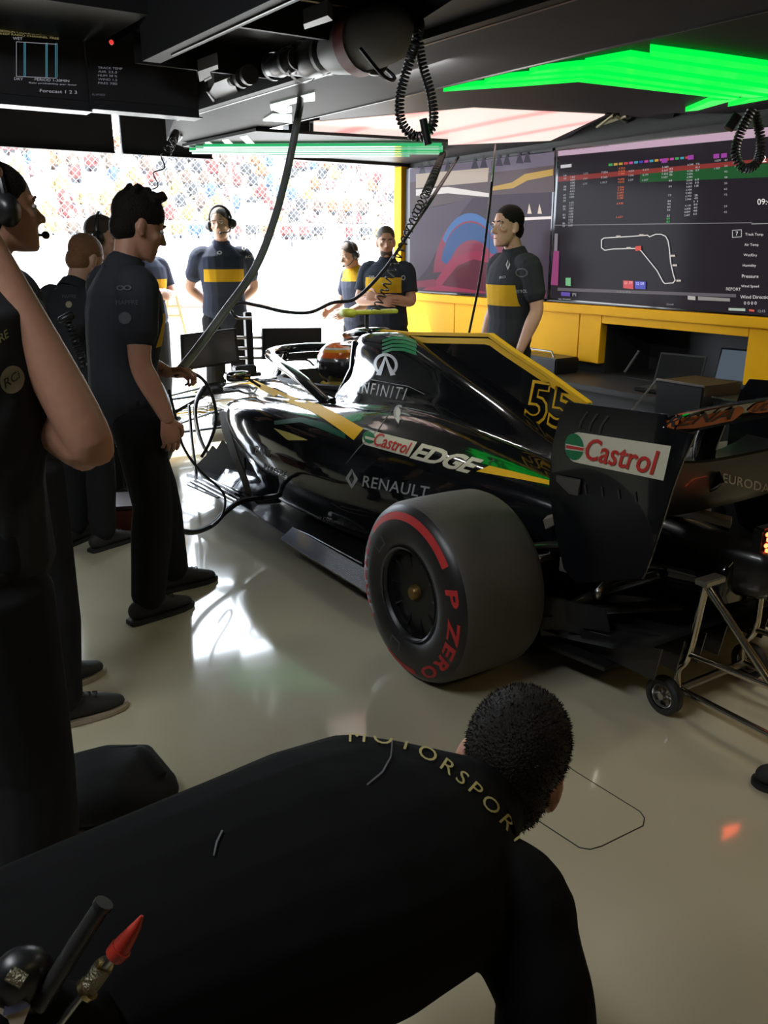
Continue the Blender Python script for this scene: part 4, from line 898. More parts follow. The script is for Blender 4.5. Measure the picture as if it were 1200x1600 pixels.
g1 = [(*strip([(597, 532 + 6 * k), (612, 526 + 6 * k), (632, 526 + 6 * k), (650, 532 + 6 * k)], [(598, 535 + 6 * k), (614, 530 + 6 * k), (632, 531 + 6 * k), (652, 538 + 6 * k)], 14, 1), GRN) for k in range(4)]
g1 += [(*strip([(428, 661 - 3 * k), (470, 655 - 3 * k), (505, 662 - 2 * k), (540, 678)], [(430, 664 - 3 * k), (470, 660 - 3 * k), (505, 672 - 2 * k), (540, 686)], 18, 2), GRN2) for k in range(2)]
lays('green_flash', g1, bc, cover)
def capsule(Q, m, r=.5, asp=4.):
    """unit rectangle with a round left end"""
    up = [(0.5 / asp - math.cos(a) * .5 / asp, .5 + math.sin(a) * .5) for a in np.linspace(0, math.pi / 2, 9)] + [(x, 1) for x in np.linspace(.2, 1, 12)]
    lo = [(x, 1 - y) for x, y in up]; v, f = strip(up, lo, 30, 4); return (quad(v, Q), f, m)
def disc(cx, cy, rx, ry, m, tilt=0., a0=0, a1=360, rin=0., n=28):
    o = [(cx + rx * math.cos(R(a)), cy - ry * math.sin(R(a)) + tilt * math.cos(R(a)) * rx) for a in np.linspace(a0, a1, n)]
    i_ = [(cx + (x - cx) * rin, cy + (y - cy) * rin) for x, y in o]; v, f = strip(o, i_, n, 3); return (v, f, m)
lay('oil_brand_panel', [capsule([(563, 693), (639, 714), (652, 691), (572, 671)], CRM), disc(577, 684, 9.5, 9.5, GRN, .2), (*strip([(571, 682), (587, 686)], [(571, 686), (586, 690)], 8, 1), CRM), word('Castrol', [(583, 696), (637, 711), (645, 693), (589, 676)], REDD, .012, .15)], bc, cover)
lay('edge_lettering', [word('EDGE', [(640, 716), (733, 741), (757, 719), (656, 692)], CRM, .035, .12, .92)], bc, cover)
def rhomb(cx, cy, w, h, m, sk=0):
    o = [(cx, cy - h), (cx + w, cy + sk), (cx, cy + h), (cx - w, cy - sk), (cx, cy - h)]; i_ = [(cx + (x - cx) * .42 + (1.5 if k == 0 else 0), cy + (y - cy) * .55) for k, (x, y) in enumerate(o)]
    v, f = strip(o, i_, 24, 2); return (v, f, m)
lay('maker_logo', [rhomb(550, 748, 10, 15.5, SIL, 1)], bc, cover)
lay('maker_lettering', [word('RENAULT', [(566, 760), (668, 779), (672, 761), (569, 743)], SIL, .008, 0, 1.08)], bc, cover)
lay('luxury_logo', [disc(603, 570, 19, 18, SIL, .05, -62, 242, .76), (*strip([(588, 586), (595, 572), (602, 556), (603, 556)], [(596, 587), (600, 574), (603, 562), (604, 560)], 12, 1), SIL), (*strip([(604, 556), (611, 573), (619, 586)], [(603, 562), (607, 576), (611, 588)], 12, 1), SIL)], bc, cover)
lay('luxury_lettering', [word('INFINITI', [(560, 613), (632, 626), (637, 607), (561, 596)], SIL, -.004, .15, 1.25)], bc, cover)
lay('round_badge', [disc(624, 645, 9, 12, SIL, 0, 60, 300, .72), disc(622, 645, 4, 8, WHT), (*strip([(617, 654), (622, 662)], [(626, 652), (623, 664)], 4, 1), WHT)], bc, cover)
lays('small_lettering', [word('BANK', [(399, 708), (422, 714), (424, 704), (400, 696)], GRY), word('MAPFRE', [(412, 733), (446, 745), (449, 738), (414, 725)], GRY), word('Microsoft Dynamics', [(470, 806), (536, 822), (538, 815), (472, 799)], GRY)], bc, cover)
lays('panel_seam', [(*strip([(612, 640), (590, 672), (560, 700), (541, 724)], [(613, 640), (591, 673), (561, 701), (541, 725)], 24, 1), GRY), (*strip([(576, 592), (640, 604), (664, 616)], [(576, 593), (640, 605), (664, 617)], 16, 1), GRY)], bc, cover)
MB().rings([[V3((CX + x, p.y, p.z + z)) for x, z in ((-.016, -.012), (.016, -.012), (.016, .004), (-.016, .004))] for p in ft]).build('fin_cap', YELM, fin, smooth=False)
lay('yellow_border', [(*strip(fin_px, [(605, 519), (664, 536), (763, 538), (785, 554), (845, 594), (901, 631)], 40, 2), YELM)], bf, fin, .0015)
bf2 = bvh_of(fin)
lay('race_number', [word('55', [(816, 662), (891, 674), (902, 602), (829, 593)], YELM, .045, 0, 1.0), word('55', [(820, 657), (887, 669), (897, 608), (833, 598)], BLK, .006, 0, 1.02)], bf2, fin, .0015, .0015)
lay('oil_brand_panel', [capsule([(884, 719), (1037, 751), (1049, 697), (890, 673)], CRM, asp=4.5), disc(898, 698, 15, 21, GRN, .1), (*strip([(885, 693), (916, 699)], [(885, 702), (914, 706)], 8, 1), CRM), (*strip([(886, 695), (914, 700)], [(886, 700), (913, 704)], 8, 1), REDD), word('Castrol', [(914, 717), (1025, 743), (1033, 704), (921, 683)], REDD, .014, .12)], be, rw, .0015)
bfl = bvh_of(flap)
lay('flap_lettering', [(*strip([(1040, 651), (1090, 642), (1150, 633), (1162, 638)], [(1029, 671), (1085, 669), (1145, 657), (1162, 643)], 30, 3), ORG), (*strip([(1168, 640), (1180, 630), (1215, 622)], [(1168, 643), (1185, 645), (1215, 640)], 12, 2), ORG), word('RENA', [(1034, 669), (1140, 654), (1152, 635), (1046, 652)], MBLK, .01, .3), word('ULT', [(1172, 643), (1222, 636), (1230, 620), (1178, 632)], MBLK, .01, .3)], bfl, flap, .0015)
bm_ = bvh_of(mainp)
lay('wing_lettering', [word('EURODATACAR', [(1129, 753), (1262, 785), (1264, 771), (1130, 739)], SIL, .006, 0, 1.05)], bm_, mainp, .0015)
lay('halo_lettering', [word('RENAULT', [(470, 551), (495, 549), (495, 545), (470, 547)], SIL)], bh, halo)
bch2 = bvh_of(chassis)
lay('cockpit_lettering', [word('ultimate', [(452, 607), (473, 614), (474, 604), (453, 597)], mat('pale_gold_decal', (.5, .48, .22), .5)), disc(481, 609, 4.5, 7, SIL, 0, 0, 360, .5)], bch, chassis)

# driver
t = thing('driver', 'driver sitting in the cockpit in an orange and dark full face helmet', 'person', (CX, 4.52, .3))
hc = V3((CX, 4.50, .845))
b_ = MB(); b_.loft([(CX, 4.42, .35), (CX, 4.42, .55), (CX, 4.46, .68), (CX, 4.48, .76)], [(.15, .11), (.19, .12), (.14, .09), (.06, .06)], n=16); b_.loft([(CX - .17, 4.46, .62), (CX - .2, 4.66, .5), (CX - .1, 4.86, .66)], [.05, .045, .035], n=10); b_.loft([(CX + .17, 4.46, .62), (CX + .2, 4.66, .5), (CX + .1, 4.86, .66)], [.05, .045, .035], n=10); b_.ell(hc, (.09, .1, .12))
b_.remesh('body', mat('race_suit', (.45, .32, .05), .8, noise=.1), t, vox=.01)
def helmet_mat():
    m = bpy.data.materials.new('helmet_paint'); m.use_nodes = True; nt = m.node_tree; b = nt.nodes['Principled BSDF']; tc = nt.nodes.new('ShaderNodeTexCoord'); sx = nt.nodes.new('ShaderNodeSeparateXYZ')
    mr = nt.nodes.new('ShaderNodeMapRange'); mr.inputs[1].default_value = .70; mr.inputs[2].default_value = 1.0
    r = nt.nodes.new('ShaderNodeValToRGB'); r.color_ramp.interpolation = 'CONSTANT'; e = r.color_ramp.elements; e[0].color = (.03, .03, .035, 1); e[0].position = 0; e[1].color = (.16, .16, .17, 1); e[1].position = .56
    for p, c in ((.63, (.75, .13, .02, 1)), (.74, (.7, .32, .03, 1)), (.79, (.55, .55, .52, 1)), (.83, (.7, .14, .02, 1))): k = e.new(p); k.color = c
    nt.links.new(tc.outputs['Object'], sx.inputs[0]); nt.links.new(sx.outputs['Z'], mr.inputs[0]); nt.links.new(mr.outputs[0], r.inputs[0]); nt.links.new(r.outputs[0], b.inputs['Base Color'])
    b.inputs['Roughness'].default_value = .2; b.inputs['Coat Weight'].default_value = 1; return m
q = MB(); q.ell(hc, (.125, .145, .135), n=28, m=16); q.loft([hc + V3((0, .10, -.05)), hc + V3((0, .135, -.07))], [(.075, .05), (.045, .03)], n=16); hel = q.remesh('helmet', helmet_mat(), t, vox=.008, smooth=3)
q = MB(); q.ell(hc + V3((0, .022, .0)), (.116, .126, .048), n=28, m=12); q.build('visor', mat('visor', (.01, .01, .012), .08, coat=1), hel)

# rear axle trolley of bright tube
t = thing('rear_stand', 'bright tubular wheeled trolley stand behind the car under the red rear light', 'trolley', (2.35, 1.3, 0))
def stand():
    wl, wr_ = V3((2.155, 1.60, .068)), V3((2.60, 1.60, .068))
    def wheel_(c, sg):
        w_ = MB().lathe([(-.018, .044), (-.02, .058), (-.014, .067), (.014, .067), (.02, .058), (.018, .044)], c, 'X', 36, closed=True).build('wheel', mat('trolley_rubber', (.02, .02, .02), .6), t)
        MB().lathe([(-.014, .046), (-.016, .040), (-.010, .036), (.010, .036), (.016, .040), (.014, .046)], c, 'X', 30, closed=True).build('wheel_rim', ALU, w_)
        s_ = MB()
        for k in range(6): a = k * math.pi / 3; d = V3((0, math.cos(a), math.sin(a))); s_.loft([c + d * .008, c + d * .040], [(.007, .005), (.005, .005)], n=6)
        s_.lathe([(-.02, .001), (-.02, .012), (.02, .012), (.02, .001)], c, 'X', 14); s_.build('wheel_spokes', ALU, w_)
    wheel_(wl - V3((.02, 0, 0)), -1); wheel_(wr_, 1)
    MB().tube([wl + V3((.02, 0, .0)), wr_ - V3((.02, 0, 0))], .015, 10).build('axle_tube', STL, t)
    for x, foot, ap, br, cb in ((2.20, (1056, 1062), (1103, 914), (1215, 1062), (1072, 1001)), (2.56, None, (1190, 920), (1260, 1000), None)):
        A = atX(*ap, x); F = V3((x, 1.60, .075)); M_ = V3((x, 1.575, .25)) ; B = V3((x, .98, .10))
        MB().tube(catmull([F, V3((x, 1.605, .14)), V3((x, 1.57, .22)), A], 5), .0125, 10).build('upright', CHR, t)
        MB().tube([A, V3((x + .01, A.y - .42, .10))], .0125, 10).build('brace', CHR, t)
        MB().tube([F, V3((x, .55, .075))], .0125, 10).build('base_rail', CHR, t)
        MB().box(A + V3((.02, 0, .012)), (.10, .045, .02)).build('support_pad', STL, t, bev=.003)
        bm = V3((x, 1.585, .215)); MB().tube([bm, V3((x, A.y - .27, .235))], .011, 10).build('cross_bar', CHR, t)
        wheel_(V3((x, .55, .068)), 0)
    MB().tube([V3((2.2, .7, .075)), V3((2.56, .7, .075))], .0125, 10).build('base_rail', CHR, t)
stand()
# ------------------------------------------------------------------ people
def shirt_mat(name, base, y0=None, z0=1.17, z1=1.30, side=False):
    """team shirt cloth, with the yellow chest panel woven into the front"""
    m = bpy.data.materials.new(name); m.use_nodes = True; nt = m.node_tree; b = nt.nodes['Principled BSDF']; b.inputs['Roughness'].default_value = .88; b.inputs['Specular IOR Level'].default_value = .15
    L = nt.links.new; tc = nt.nodes.new('ShaderNodeTexCoord')
    n = nt.nodes.new('ShaderNodeTexNoise'); n.inputs['Scale'].default_value = 13; L(tc.outputs['Object'], n.inputs['Vector'])
    bp = nt.nodes.new('ShaderNodeBump'); bp.inputs['Strength'].default_value = .45; bp.inputs['Distance'].default_value = .012; L(n.outputs['Fac'], bp.inputs['Height']); L(bp.outputs[0], b.inputs['Normal'])
    if y0 is None: b.inputs['Base Color'].default_value = tuple(base) + (1,); return m
    sx = nt.nodes.new('ShaderNodeSeparateXYZ'); L(tc.outputs['Object'], sx.inputs[0])
    def cmp(sock, thr, op):
        k = nt.nodes.new('ShaderNodeMath'); k.operation = op; L(sock, k.inputs[0]); k.inputs[1].default_value = thr; return k.outputs[0]
    def mul(a, b2): k = nt.nodes.new('ShaderNodeMath'); k.operation = 'MULTIPLY'; L(a, k.inputs[0]); L(b2, k.inputs[1]); return k.outputs[0]
    ab = nt.nodes.new('ShaderNodeMath'); ab.operation = 'ABSOLUTE'; L(sx.outputs['X'], ab.inputs[0])
    f = mul(mul(cmp(sx.outputs['Z'], z0, 'GREATER_THAN'), cmp(sx.outputs['Z'], z1, 'LESS_THAN')), mul(cmp(sx.outputs['Y'], y0, 'GREATER_THAN'), cmp(ab.outputs[0], .165, 'LESS_THAN')))
    mx = nt.nodes.new('ShaderNodeMix'); mx.data_type = 'RGBA'; L(f, mx.inputs[0]); mx.inputs[6].default_value = tuple(base) + (1,); mx.inputs[7].default_value = (.62, .36, .02, 1); L(mx.outputs[2], b.inputs['Base Color'])
    return m
BAND = shirt_mat('team_shirt_cloth', (.034, .036, .043), .03)  # this and the next shirt tones raised to stand in for glare
NAVY = shirt_mat('team_shirt_navy', (.035, .042, .065), .03, 1.20, 1.30)
PLAIN = shirt_mat('dark_shirt_cloth', (.028, .029, .032))
JDEF = dict(pel=(0, 0, .95), waist=(0, .0, 1.09), chest=(0, .01, 1.30), neck=(0, -.015, 1.495), head=(0, .03, 1.655),
            shR=(.175, -.01, 1.435), elR=(.235, -.03, 1.14), wrR=(.25, .07, .90), hipR=(.09, 0, .93), knR=(.105, .02, .50), anR=(.11, -.02, .085),
            shL=(-.175, -.01, 1.435), elL=(-.235, -.03, 1.14), wrL=(-.25, .07, .90), hipL=(-.09, 0, .93), knL=(-.105, .02, .50), anL=(-.11, -.02, .085))
def hand(mb, wr, d, nrm, sc=1., curl=.5, side=1, spread=0.):
    """palm, four unequal bent fingers, thumb off the side of the palm; d finger direction, nrm back of the hand, side +1: thumb towards d x nrm"""
    d = V3(d).normalized(); s_, _ = frame(d, nrm); nrm = s_; lat = d.cross(nrm) * side
    wr = V3(wr); q = sc
    mb.loft([wr - d * .02 * q, wr + d * .015 * q, wr + d * .055 * q, wr + d * .092 * q], [(.017 * q, .026 * q), (.017 * q, .033 * q), (.0165 * q, .042 * q), (.013 * q, .040 * q)], ref=nrm, n=12)
    for k, (o, L, r) in enumerate(((.030, .072, .0088), (.010, .080, .0092), (-.010, .075, .0088), (-.029, .060, .0078))):
        p = wr + d * (.085 - .004 * abs(k - 1)) * q + lat * o * q; a = 0; pts = [p - d * .02 * q, p]; fr = (.44, .31, .25)
        for i in range(3):
            a += curl * (.75 if i == 0 else 1.0) + .04 * k; dd = d * math.cos(a) - nrm * math.sin(a) + lat * spread * (1.5 - k) * .1; p = p + dd * (L * fr[i] * q); pts.append(p)
        mb.loft(pts, [r * q, r * q, r * .95 * q, r * .86 * q, r * .7 * q], n=8)
    p = wr + d * .02 * q + lat * .026 * q; dd = (d * .62 + lat * .75 - nrm * .25).normalized(); p2 = p + dd * .040 * q; dd2 = (d * .9 + lat * .25 - nrm * .4 * (1 + curl)).normalized(); p3 = p2 + dd2 * .032 * q; p4 = p3 + (d * .9 - nrm * .5 * (1 + curl)).normalized() * .025 * q
    mb.loft([p - dd * .015 * q, p2, p3, p4], [.013 * q, .0115 * q, .0105 * q, .008 * q], n=8)
def fuzz(o, n, L, seed=1, w=.0012, low=None):
    """short strands standing off a hair surface"""
    rg = random.Random(seed); P = list(o.data.polygons); q = MB()
    for _ in range(n):
        f = rg.choice(P); c = f.center; nn = (f.normal + V3((rg.uniform(-.5, .5), rg.uniform(-.5, .5), rg.uniform(-.5, .5)))).normalized(); s_, u_ = frame(nn, (rg.uniform(-1, 1), rg.uniform(-1, 1), .3)); l = L * rg.uniform(.5, 1.2)
        b0 = c - f.normal * .002; q.add([b0 - s_ * w, b0 + s_ * w, b0 + nn * l * .6 + s_ * w * .6, b0 + nn * l], [(0, 1, 2), (0, 2, 3)])
    bm = bmesh.new(); bm.from_mesh(o.data); e = bpy.data.meshes.new('x'); e.from_pydata(q.v, [], q.f); bm.from_mesh(e); bm.to_mesh(o.data); bm.free(); bpy.data.meshes.remove(e); o.data.shade_smooth()
def hmat(yaw=0, pit=0, roll=0): return Matrix.Rotation(R(yaw), 3, 'Z') @ Matrix.Rotation(R(pit), 3, 'X') @ Matrix.Rotation(R(roll), 3, 'Y')
def head_loft(mb, c, M, q=1.):
    T = lambda x, y, z: V3(c) + M @ V3((x * q, y * q, z * q))
    sec = [(-.122, .028, .028, .058), (-.112, .042, .042, .050), (-.09, .054, .062, .034), (-.06, .062, .080, .016), (-.03, .068, .090, .006), (0, .073, .095, 0), (.04, .076, .099, -.006), (.075, .071, .094, -.010), (.10, .055, .073, -.012), (.118, .028, .038, -.014)]
    mb.rings([[T(a * math.cos(t_ * math.pi / 10), b * math.sin(t_ * math.pi / 10) + o, z) for t_ in range(20)] for z, a, b, o in sec])
    mb.loft([T(0, .084, .022), T(0, .100, -.010), T(0, .116, -.032)], [.009 * q, .011 * q, .013 * q], n=8)
    for s in (-1, 1):
        mb.ell(T(s * .013, .102, -.036), (.009 * q, .011 * q, .008 * q), M, 8, 6)
        mb.ell(T(s * .032, .083, .026), (.026 * q, .012 * q, .009 * q), M, 8, 6)
        mb.ell(T(s * .046, .062, -.022), (.020 * q, .024 * q, .018 * q), M, 8, 6)
        e = M @ Matrix.Rotation(s * R(22), 3, 'Z')
        mb.ell(T(s * .079, -.008, -.008), (.009 * q, .020 * q, .033 * q), e, 10, 8); mb.ell(T(s * .078, .004, -.034), (.008 * q, .010 * q, .012 * q), e, 8, 6)
    mb.ell(T(0, .089, -.066), (.024 * q, .009 * q, .006 * q), M, 10, 6); mb.ell(T(0, .087, -.078), (.021 * q, .009 * q, .007 * q), M, 10, 6); mb.ell(T(0, .078, -.108), (.022 * q, .018 * q, .016 * q), M, 10, 6)
def person(label, loc, heading, height=1.78, J=None, yaw=0, pit=0, roll=0, hair=HDRK, skin=SKIN, shirt=BAND, tro=TRO, sleeve=.62, hands=None, world=False, headset=None, beard=None, shoe=True, sole=SOLED, vox=.0075, group=None, hairk=1., bare=True, girth=1., collar=True, headM=None, quiff=False, shoulder_w=1., fat=0., JW=None, fz=700):
    J2 = dict(JDEF); J2.update(J or {})
    if JW:
        Mi = (Matrix.Translation(V3(loc)) @ Matrix.Rotation(R(heading), 4, 'Z') @ Matrix.Scale(height / 1.78, 4)).inverted()
        for k, v in JW.items(): J2[k] = Mi @ V3(v)
    J = {k: V3(v) for k, v in J2.items()}
    s = height / 1.78 if not world else 1.
    t = thing('person', label, 'person', loc, group, None if world else R(heading))
    if not world: t.scale = (s, s, s)
    side_sh = (J['shR'] - J['shL']).normalized(); side_hp = (J['hipR'] - J['hipL']).normalized()
    g = girth
    def torso(mb, o=0., bot=True, top=True):
        pel, wa, ch, nk = J['pel'], J['waist'], J['chest'], J['neck']; dn = (pel - wa).normalized()
        P = ([pel + dn * .10] if bot else []) + [pel, wa, wa.lerp(ch, .55), ch, ch.lerp(nk, .45), ch.lerp(nk, .72)] + ([nk] if top else [])
        rr = ([(.125, .10)] if bot else []) + [(.165, .115), (.148, .108), (.162, .118), (.176, .122), (.178, .108), (.135, .085)] + ([(.062, .062)] if top else [])
        rr = [(a * g + o, b * g + o + fat * .4) for a, b in rr]; refs = []
        for i in range(len(P)): refs.append(side_hp.lerp(side_sh, min(1, i / 4)))
        mb.loft(P, rr, ref=refs, n=20, e=2.3)
    def arm(mb, sd, o=0., f=1., o1=None):
        sh, el, wr = J['sh' + sd], J['el' + sd], J['wr' + sd]; ch = J['chest'].lerp(J['neck'], .5); o1 = o if o1 is None else o1
        sh = sh + V3((0, 0, -.012)) if not world else sh
        P = [sh.lerp(ch, .5), sh, sh.lerp(el, .35), sh.lerp(el, .7), el, el.lerp(wr, .3), el.lerp(wr, .7), wr]
        rr = [.055, .064, .056, .048, .043, .045, .036, .028]
        if f < 1:
            n = 3 if f < .7 else 4; e_ = sh.lerp(el, f); P = P[:n] + [e_]; rr = rr[:n] + [.052]
        elif f == 2: P = P[:7] + [el.lerp(wr, .93)]; rr = rr[:7] + [.036]
        rr = [r_ * (1 + .15 * (g - 1)) + o + (o1 - o) * i / len(rr) for i, r_ in enumerate(rr)]
        K = catmull([tuple(p) for p in P], 4); rr = [p.x for p in catmull([(r_, 0, 0) for r_ in rr], 4)]
        for _ in range(3): K = [K[0]] + [(K[i - 1] + K[i] * 2 + K[i + 1]) / 4 for i in range(1, len(K) - 1)] + [K[-1]]
        mb.loft(K, rr, ref=(0.2, .9, .3), n=14)
    def leg(mb, sd, o=0., o1=None, end=0.):
        hp, kn, an = J['hip' + sd], J['kn' + sd], J['an' + sd]; o1 = o if o1 is None else o1
        P = [hp + (J['pel'] - hp) * .3, hp.lerp(kn, .12), hp.lerp(kn, .5), kn, kn.lerp(an, .3), kn.lerp(an, .7), an + (kn - an).normalized() * end]
        rr = [.08, .088, .074, .056, .057, .045, .038]; rr = [r_ * g + o + (o1 - o) * i / 6 for i, r_ in enumerate(rr)]
        mb.loft(P, rr, ref=(1, 0.1, 0), n=14)
    Mh = headM if headM is not None else hmat(yaw, pit, roll)
    b = MB(); torso(b); nk = J['neck']; hd_ = J['head']
    b.loft([nk - (hd_ - nk) * .25, nk.lerp(hd_, .25), hd_ + Mh @ V3((0, -.02, -.06))], [.064, .057, .058], n=14)
    head_loft(b, hd_, Mh)
    ex = MB()
    for sd in 'RL':
        arm(b, sd); leg(b, sd)
        an = J['an' + sd]; fd = (J.get('toe' + sd, an + V3((0 if not world else 0, .15, 0))) - an); fd.z = 0; fd.normalize()
        b.loft([an - fd * .03 + V3((0, 0, -.035)), an + fd * .06 + V3((0, 0, -.038)), an + fd * .13 + V3((0, 0, -.050))], [(.022, .024), (.026, .020), (.022, .010)], ref=(0, 0, 1) if False else fd.cross(V3((0, 0, 1))), n=10)
        hh = (hands or {}).get(sd); dflt = (J['wr' + sd] - J['el' + sd]).normalized()
        d = V3(hh['d']) if hh and 'd' in hh else dflt; n_ = V3(hh['n']) if hh and 'n' in hh else (side_sh * (1 if sd == 'R' else -1))
        if not (hh and hh.get('skip')): hand(ex, J['wr' + sd], d, n_, 1., (hh or {}).get('curl', .35), (hh or {}).get('side', -1 if sd == 'R' else 1))
    b.remesh('body', skin, t, vox=vox, smooth=3, extra=ex)
    ey = MB(); T = lambda x, y, z: hd_ + Mh @ V3((x, y, z))
    for s_ in (-1, 1):
        ey.m = 0; ey.ell(T(s_ * .032, .083, .006), (.014, .010, .008), Mh, 10, 7); ey.m = 1; ey.ell(T(s_ * .032, .0895, .006), (.006, .005, .006), Mh, 8, 6)
    for k_, nm in ((0, 'eye'),): ey.build(nm, [EYEW, EYED], t)
    br = MB()
    for s_ in (-1, 1): br.loft([T(s_ * .014, .095, .027), T(s_ * .034, .093, .032), T(s_ * .054, .080, .026)], [.004, .0045, .003], n=6)
    br.ell(T(0, .0955, -.0715), (.020, .0045, .0018), Mh, 10, 5)
    br.build('eyebrow', hair, t)
    if hair:
        h = MB(); h.ell(T(0, -.014, .046), (.081 * min(hairk, 1.02), .101 * hairk, .090 * hairk), Mh, 24, 14); h.ell(T(0, -.045, -.02), (.072, .068, .070), Mh, 18, 10)
        if quiff:
            rg = random.Random(3)
            for i in range(26):
                a = rg.uniform(-1, 1); u = rg.uniform(-.1, .9); h.loft([T(a * .06, -.06 + .10 * u, .112), T(a * .072, -.055 + .13 * u, .132 + .010 * rg.random())], [.022, .012], n=7)
        ho = h.remesh('hair', hair, t, vox=.007, smooth=2)
        fuzz(ho, fz, .008)
    if beard:
        h = MB(); h.ell(T(0, .055, -.088), (.056, .042, .042), Mh, 16, 10); h.remesh('beard', beard, t, vox=.006, smooth=2)
    c = MB(); torso(c, .016, True, True)
    for sd in 'RL': arm(c, sd, .015, sleeve, .024)
    sh_ = c.remesh('shirt', shirt, t, vox=vox, smooth=4)
    if collar:
        up = (hd_ - nk).normalized(); MB().lathe([(0, .0), (0, .0)], (0, 0, 0)) if False else None
        k = MB(); s1, u1 = frame(up, side_sh); rs = []
        for (zz, r1, r2) in ((-.02, .088, .084), (.03, .074, .072), (.035, .068, .066), (-.01, .078, .076)):
            rs.append([nk + up * (zz + .012 * math.sin(q_ * math.pi / 10)) + s1 * r1 * math.cos(q_ * math.pi / 10) + u1 * r2 * math.sin(q_ * math.pi / 10) for q_ in range(20)])
        k.rings(rs + [rs[0]], caps=False).build('collar', shirt, t)
    l = MB()
    pel = J['pel']; dn = (pel - J['waist']).normalized()
    l.loft([pel - dn * .07, pel, pel + dn * .09], [(.162 * g + .008, .112 * g + .008 + fat * .4), (.17 * g + .012, .12 * g + .012 + fat * .4), (.13, .105)], ref=side_hp, n=18)
    for sd in 'RL': leg(l, sd, .014, .034, .02)
    l.remesh('trousers', tro, t, vox=vox + .001, smooth=4)
    if shoe:
        for sd in 'RL':
            an = J['an' + sd]; toe = J.get('toe' + sd, an + V3((.02 if sd == 'R' else -.02, .15, 0))); fd = V3((toe.x - an.x, toe.y - an.y, 0)).normalized(); lt = fd.cross(V3((0, 0, 1))); z0 = an.z - .085
            q = MB(); P = lambda f_, z_: V3((an.x, an.y, z0)) + fd * f_ + V3((0, 0, z_))
            q.loft([P(-.065, .055), P(-.03, .060), P(.03, .064), P(.09, .050), P(.15, .040), P(.195, .033)], [(.036, .042), (.041, .052), (.043, .054), (.047, .038), (.046, .027), (.030, .018)], ref=lt, n=14)
            q.loft([P(-.01, .07), P(-.015, .125)], [(.044, .044), (.048, .050)], ref=lt, n=14)
            so = q.remesh('shoe', SHOE, t, vox=.006, smooth=3)
            w_ = [(-.10, .028), (-.07, .040), (0, .042), (.08, .049), (.15, .048), (.20, .034), (.222, .012)]
            MB().prism([P(f_, 0) + lt * a_ for f_, a_ in w_] + [P(f_, 0) - lt * a_ for f_, a_ in w_[::-1]], (0, 0, .022)).build('sole', sole, so, bev=.004)
            la = MB()
            for i in range(4): y_ = .045 + i * .022; la.tube([P(y_, .092 - .20 * (y_ - .04)) - lt * .024, P(y_ + .008, .103 - .22 * (y_ - .04)), P(y_, .092 - .20 * (y_ - .04)) + lt * .024], .0028, 5)
            la.build('laces', CABLE, so)
    hs = None
    if headset:
        M4 = Matrix.Translation(V3(loc)) @ Matrix.Rotation(0 if world else R(heading), 4, 'Z') @ Matrix.Scale(s, 4)
        Tw = (lambda x, y, z: hd_ + Mh @ V3((x, y, z))) if world else (lambda x, y, z: M4 @ (hd_ + Mh @ V3((x, y, z))))
        hs = thing('headset', headset, 'headset', Tw(0, 0, 0))
        MB().tube([Tw(.095 * math.cos(a), -.01, .02 + .125 * math.sin(a)) for a in [math.pi * i / 20 for i in range(21)]], .010 * s, 8).build('headband', PLB, hs)
        for s_ in (-1, 1):
            ax = (Tw(1, 0, 0) - Tw(0, 0, 0)).normalized(); q = MB(); q.loft([Tw(s_ * .078, -.008, -.005), Tw(s_ * .098, -.008, -.005), Tw(s_ * .112, -.008, -.005)], [(.036 * s, .046 * s), (.038 * s, .048 * s), (.028 * s, .036 * s)], ref=(0, 0, 1) if False else (Tw(0, 1, 0) - Tw(0, 0, 0)), n=18); q.build('ear_cup', PLB, hs)
        MB().tube([Tw(-.10, .02, -.03), Tw(-.085, .09, -.07), Tw(-.03, .125, -.075)], .0045 * s, 6, 6).build('microphone_boom', PLB, hs); MB().ell(Tw(-.025, .125, -.075), (.012, .012, .012)).build('microphone', CABLE, hs)
    return t, sh_, hs
def pat(px, py, D): p = atD(px, py, D); return p
def ground(px, D): p = atD(px, 800, D); return V3((p.x, p.y, 0))
def face(dx, dy): return math.degrees(math.atan2(-dx, dy))     # heading turning +y towards (dx, dy)
FOLD = dict(elR=(.245, .05, 1.16), wrR=(-.01, .215, 1.16), elL=(-.245, .05, 1.15), wrL=(.02, .225, 1.20))
FOLDH = dict(R=dict(d=(-1, .02, -.05), n=(0, .9, .2), curl=.25), L=dict(d=(1, -.05, .1), n=(0, .9, .2), curl=.3))

# man in front of the car's left flank, looking towards it, one hand on a cable
h1 = face(.95, .10)
P1, S1, _ = person('man with tousled dark hair in dark shirt standing beside the car holding a cable', ground(213, 3.36), h1, 1.74,
       dict(head=(.01, .115, 1.635), neck=(0, .045, 1.48), chest=(0, .03, 1.29), shR=(.185, .02, 1.425), shL=(-.185, .03, 1.425), elR=(.235, -.02, 1.12), elL=(-.235, .04, 1.15), hipR=(.10, 0, .93), knR=(.115, .03, .5), anR=(.12, -.03, .085), hipL=(-.10, .02, .93), knL=(-.12, .16, .52), anL=(-.125, .20, .085), toeR=(.10, .15, 0), toeL=(-.12, .40, 0)),
       JW=dict(wrL=atD(262, 582, 3.50), wrR=atD(262, 655, 3.22)), yaw=-8, pit=-20, hair=HDRK, shirt=BAND, quiff=True, hands=dict(L=dict(d=(.15, .95, -.1), n=(-.5, .1, .8), curl=.85), R=dict(d=(0, .10, -1), n=(1, 0, 0), curl=.35)), girth=1.06, hairk=1.06, fz=2500)
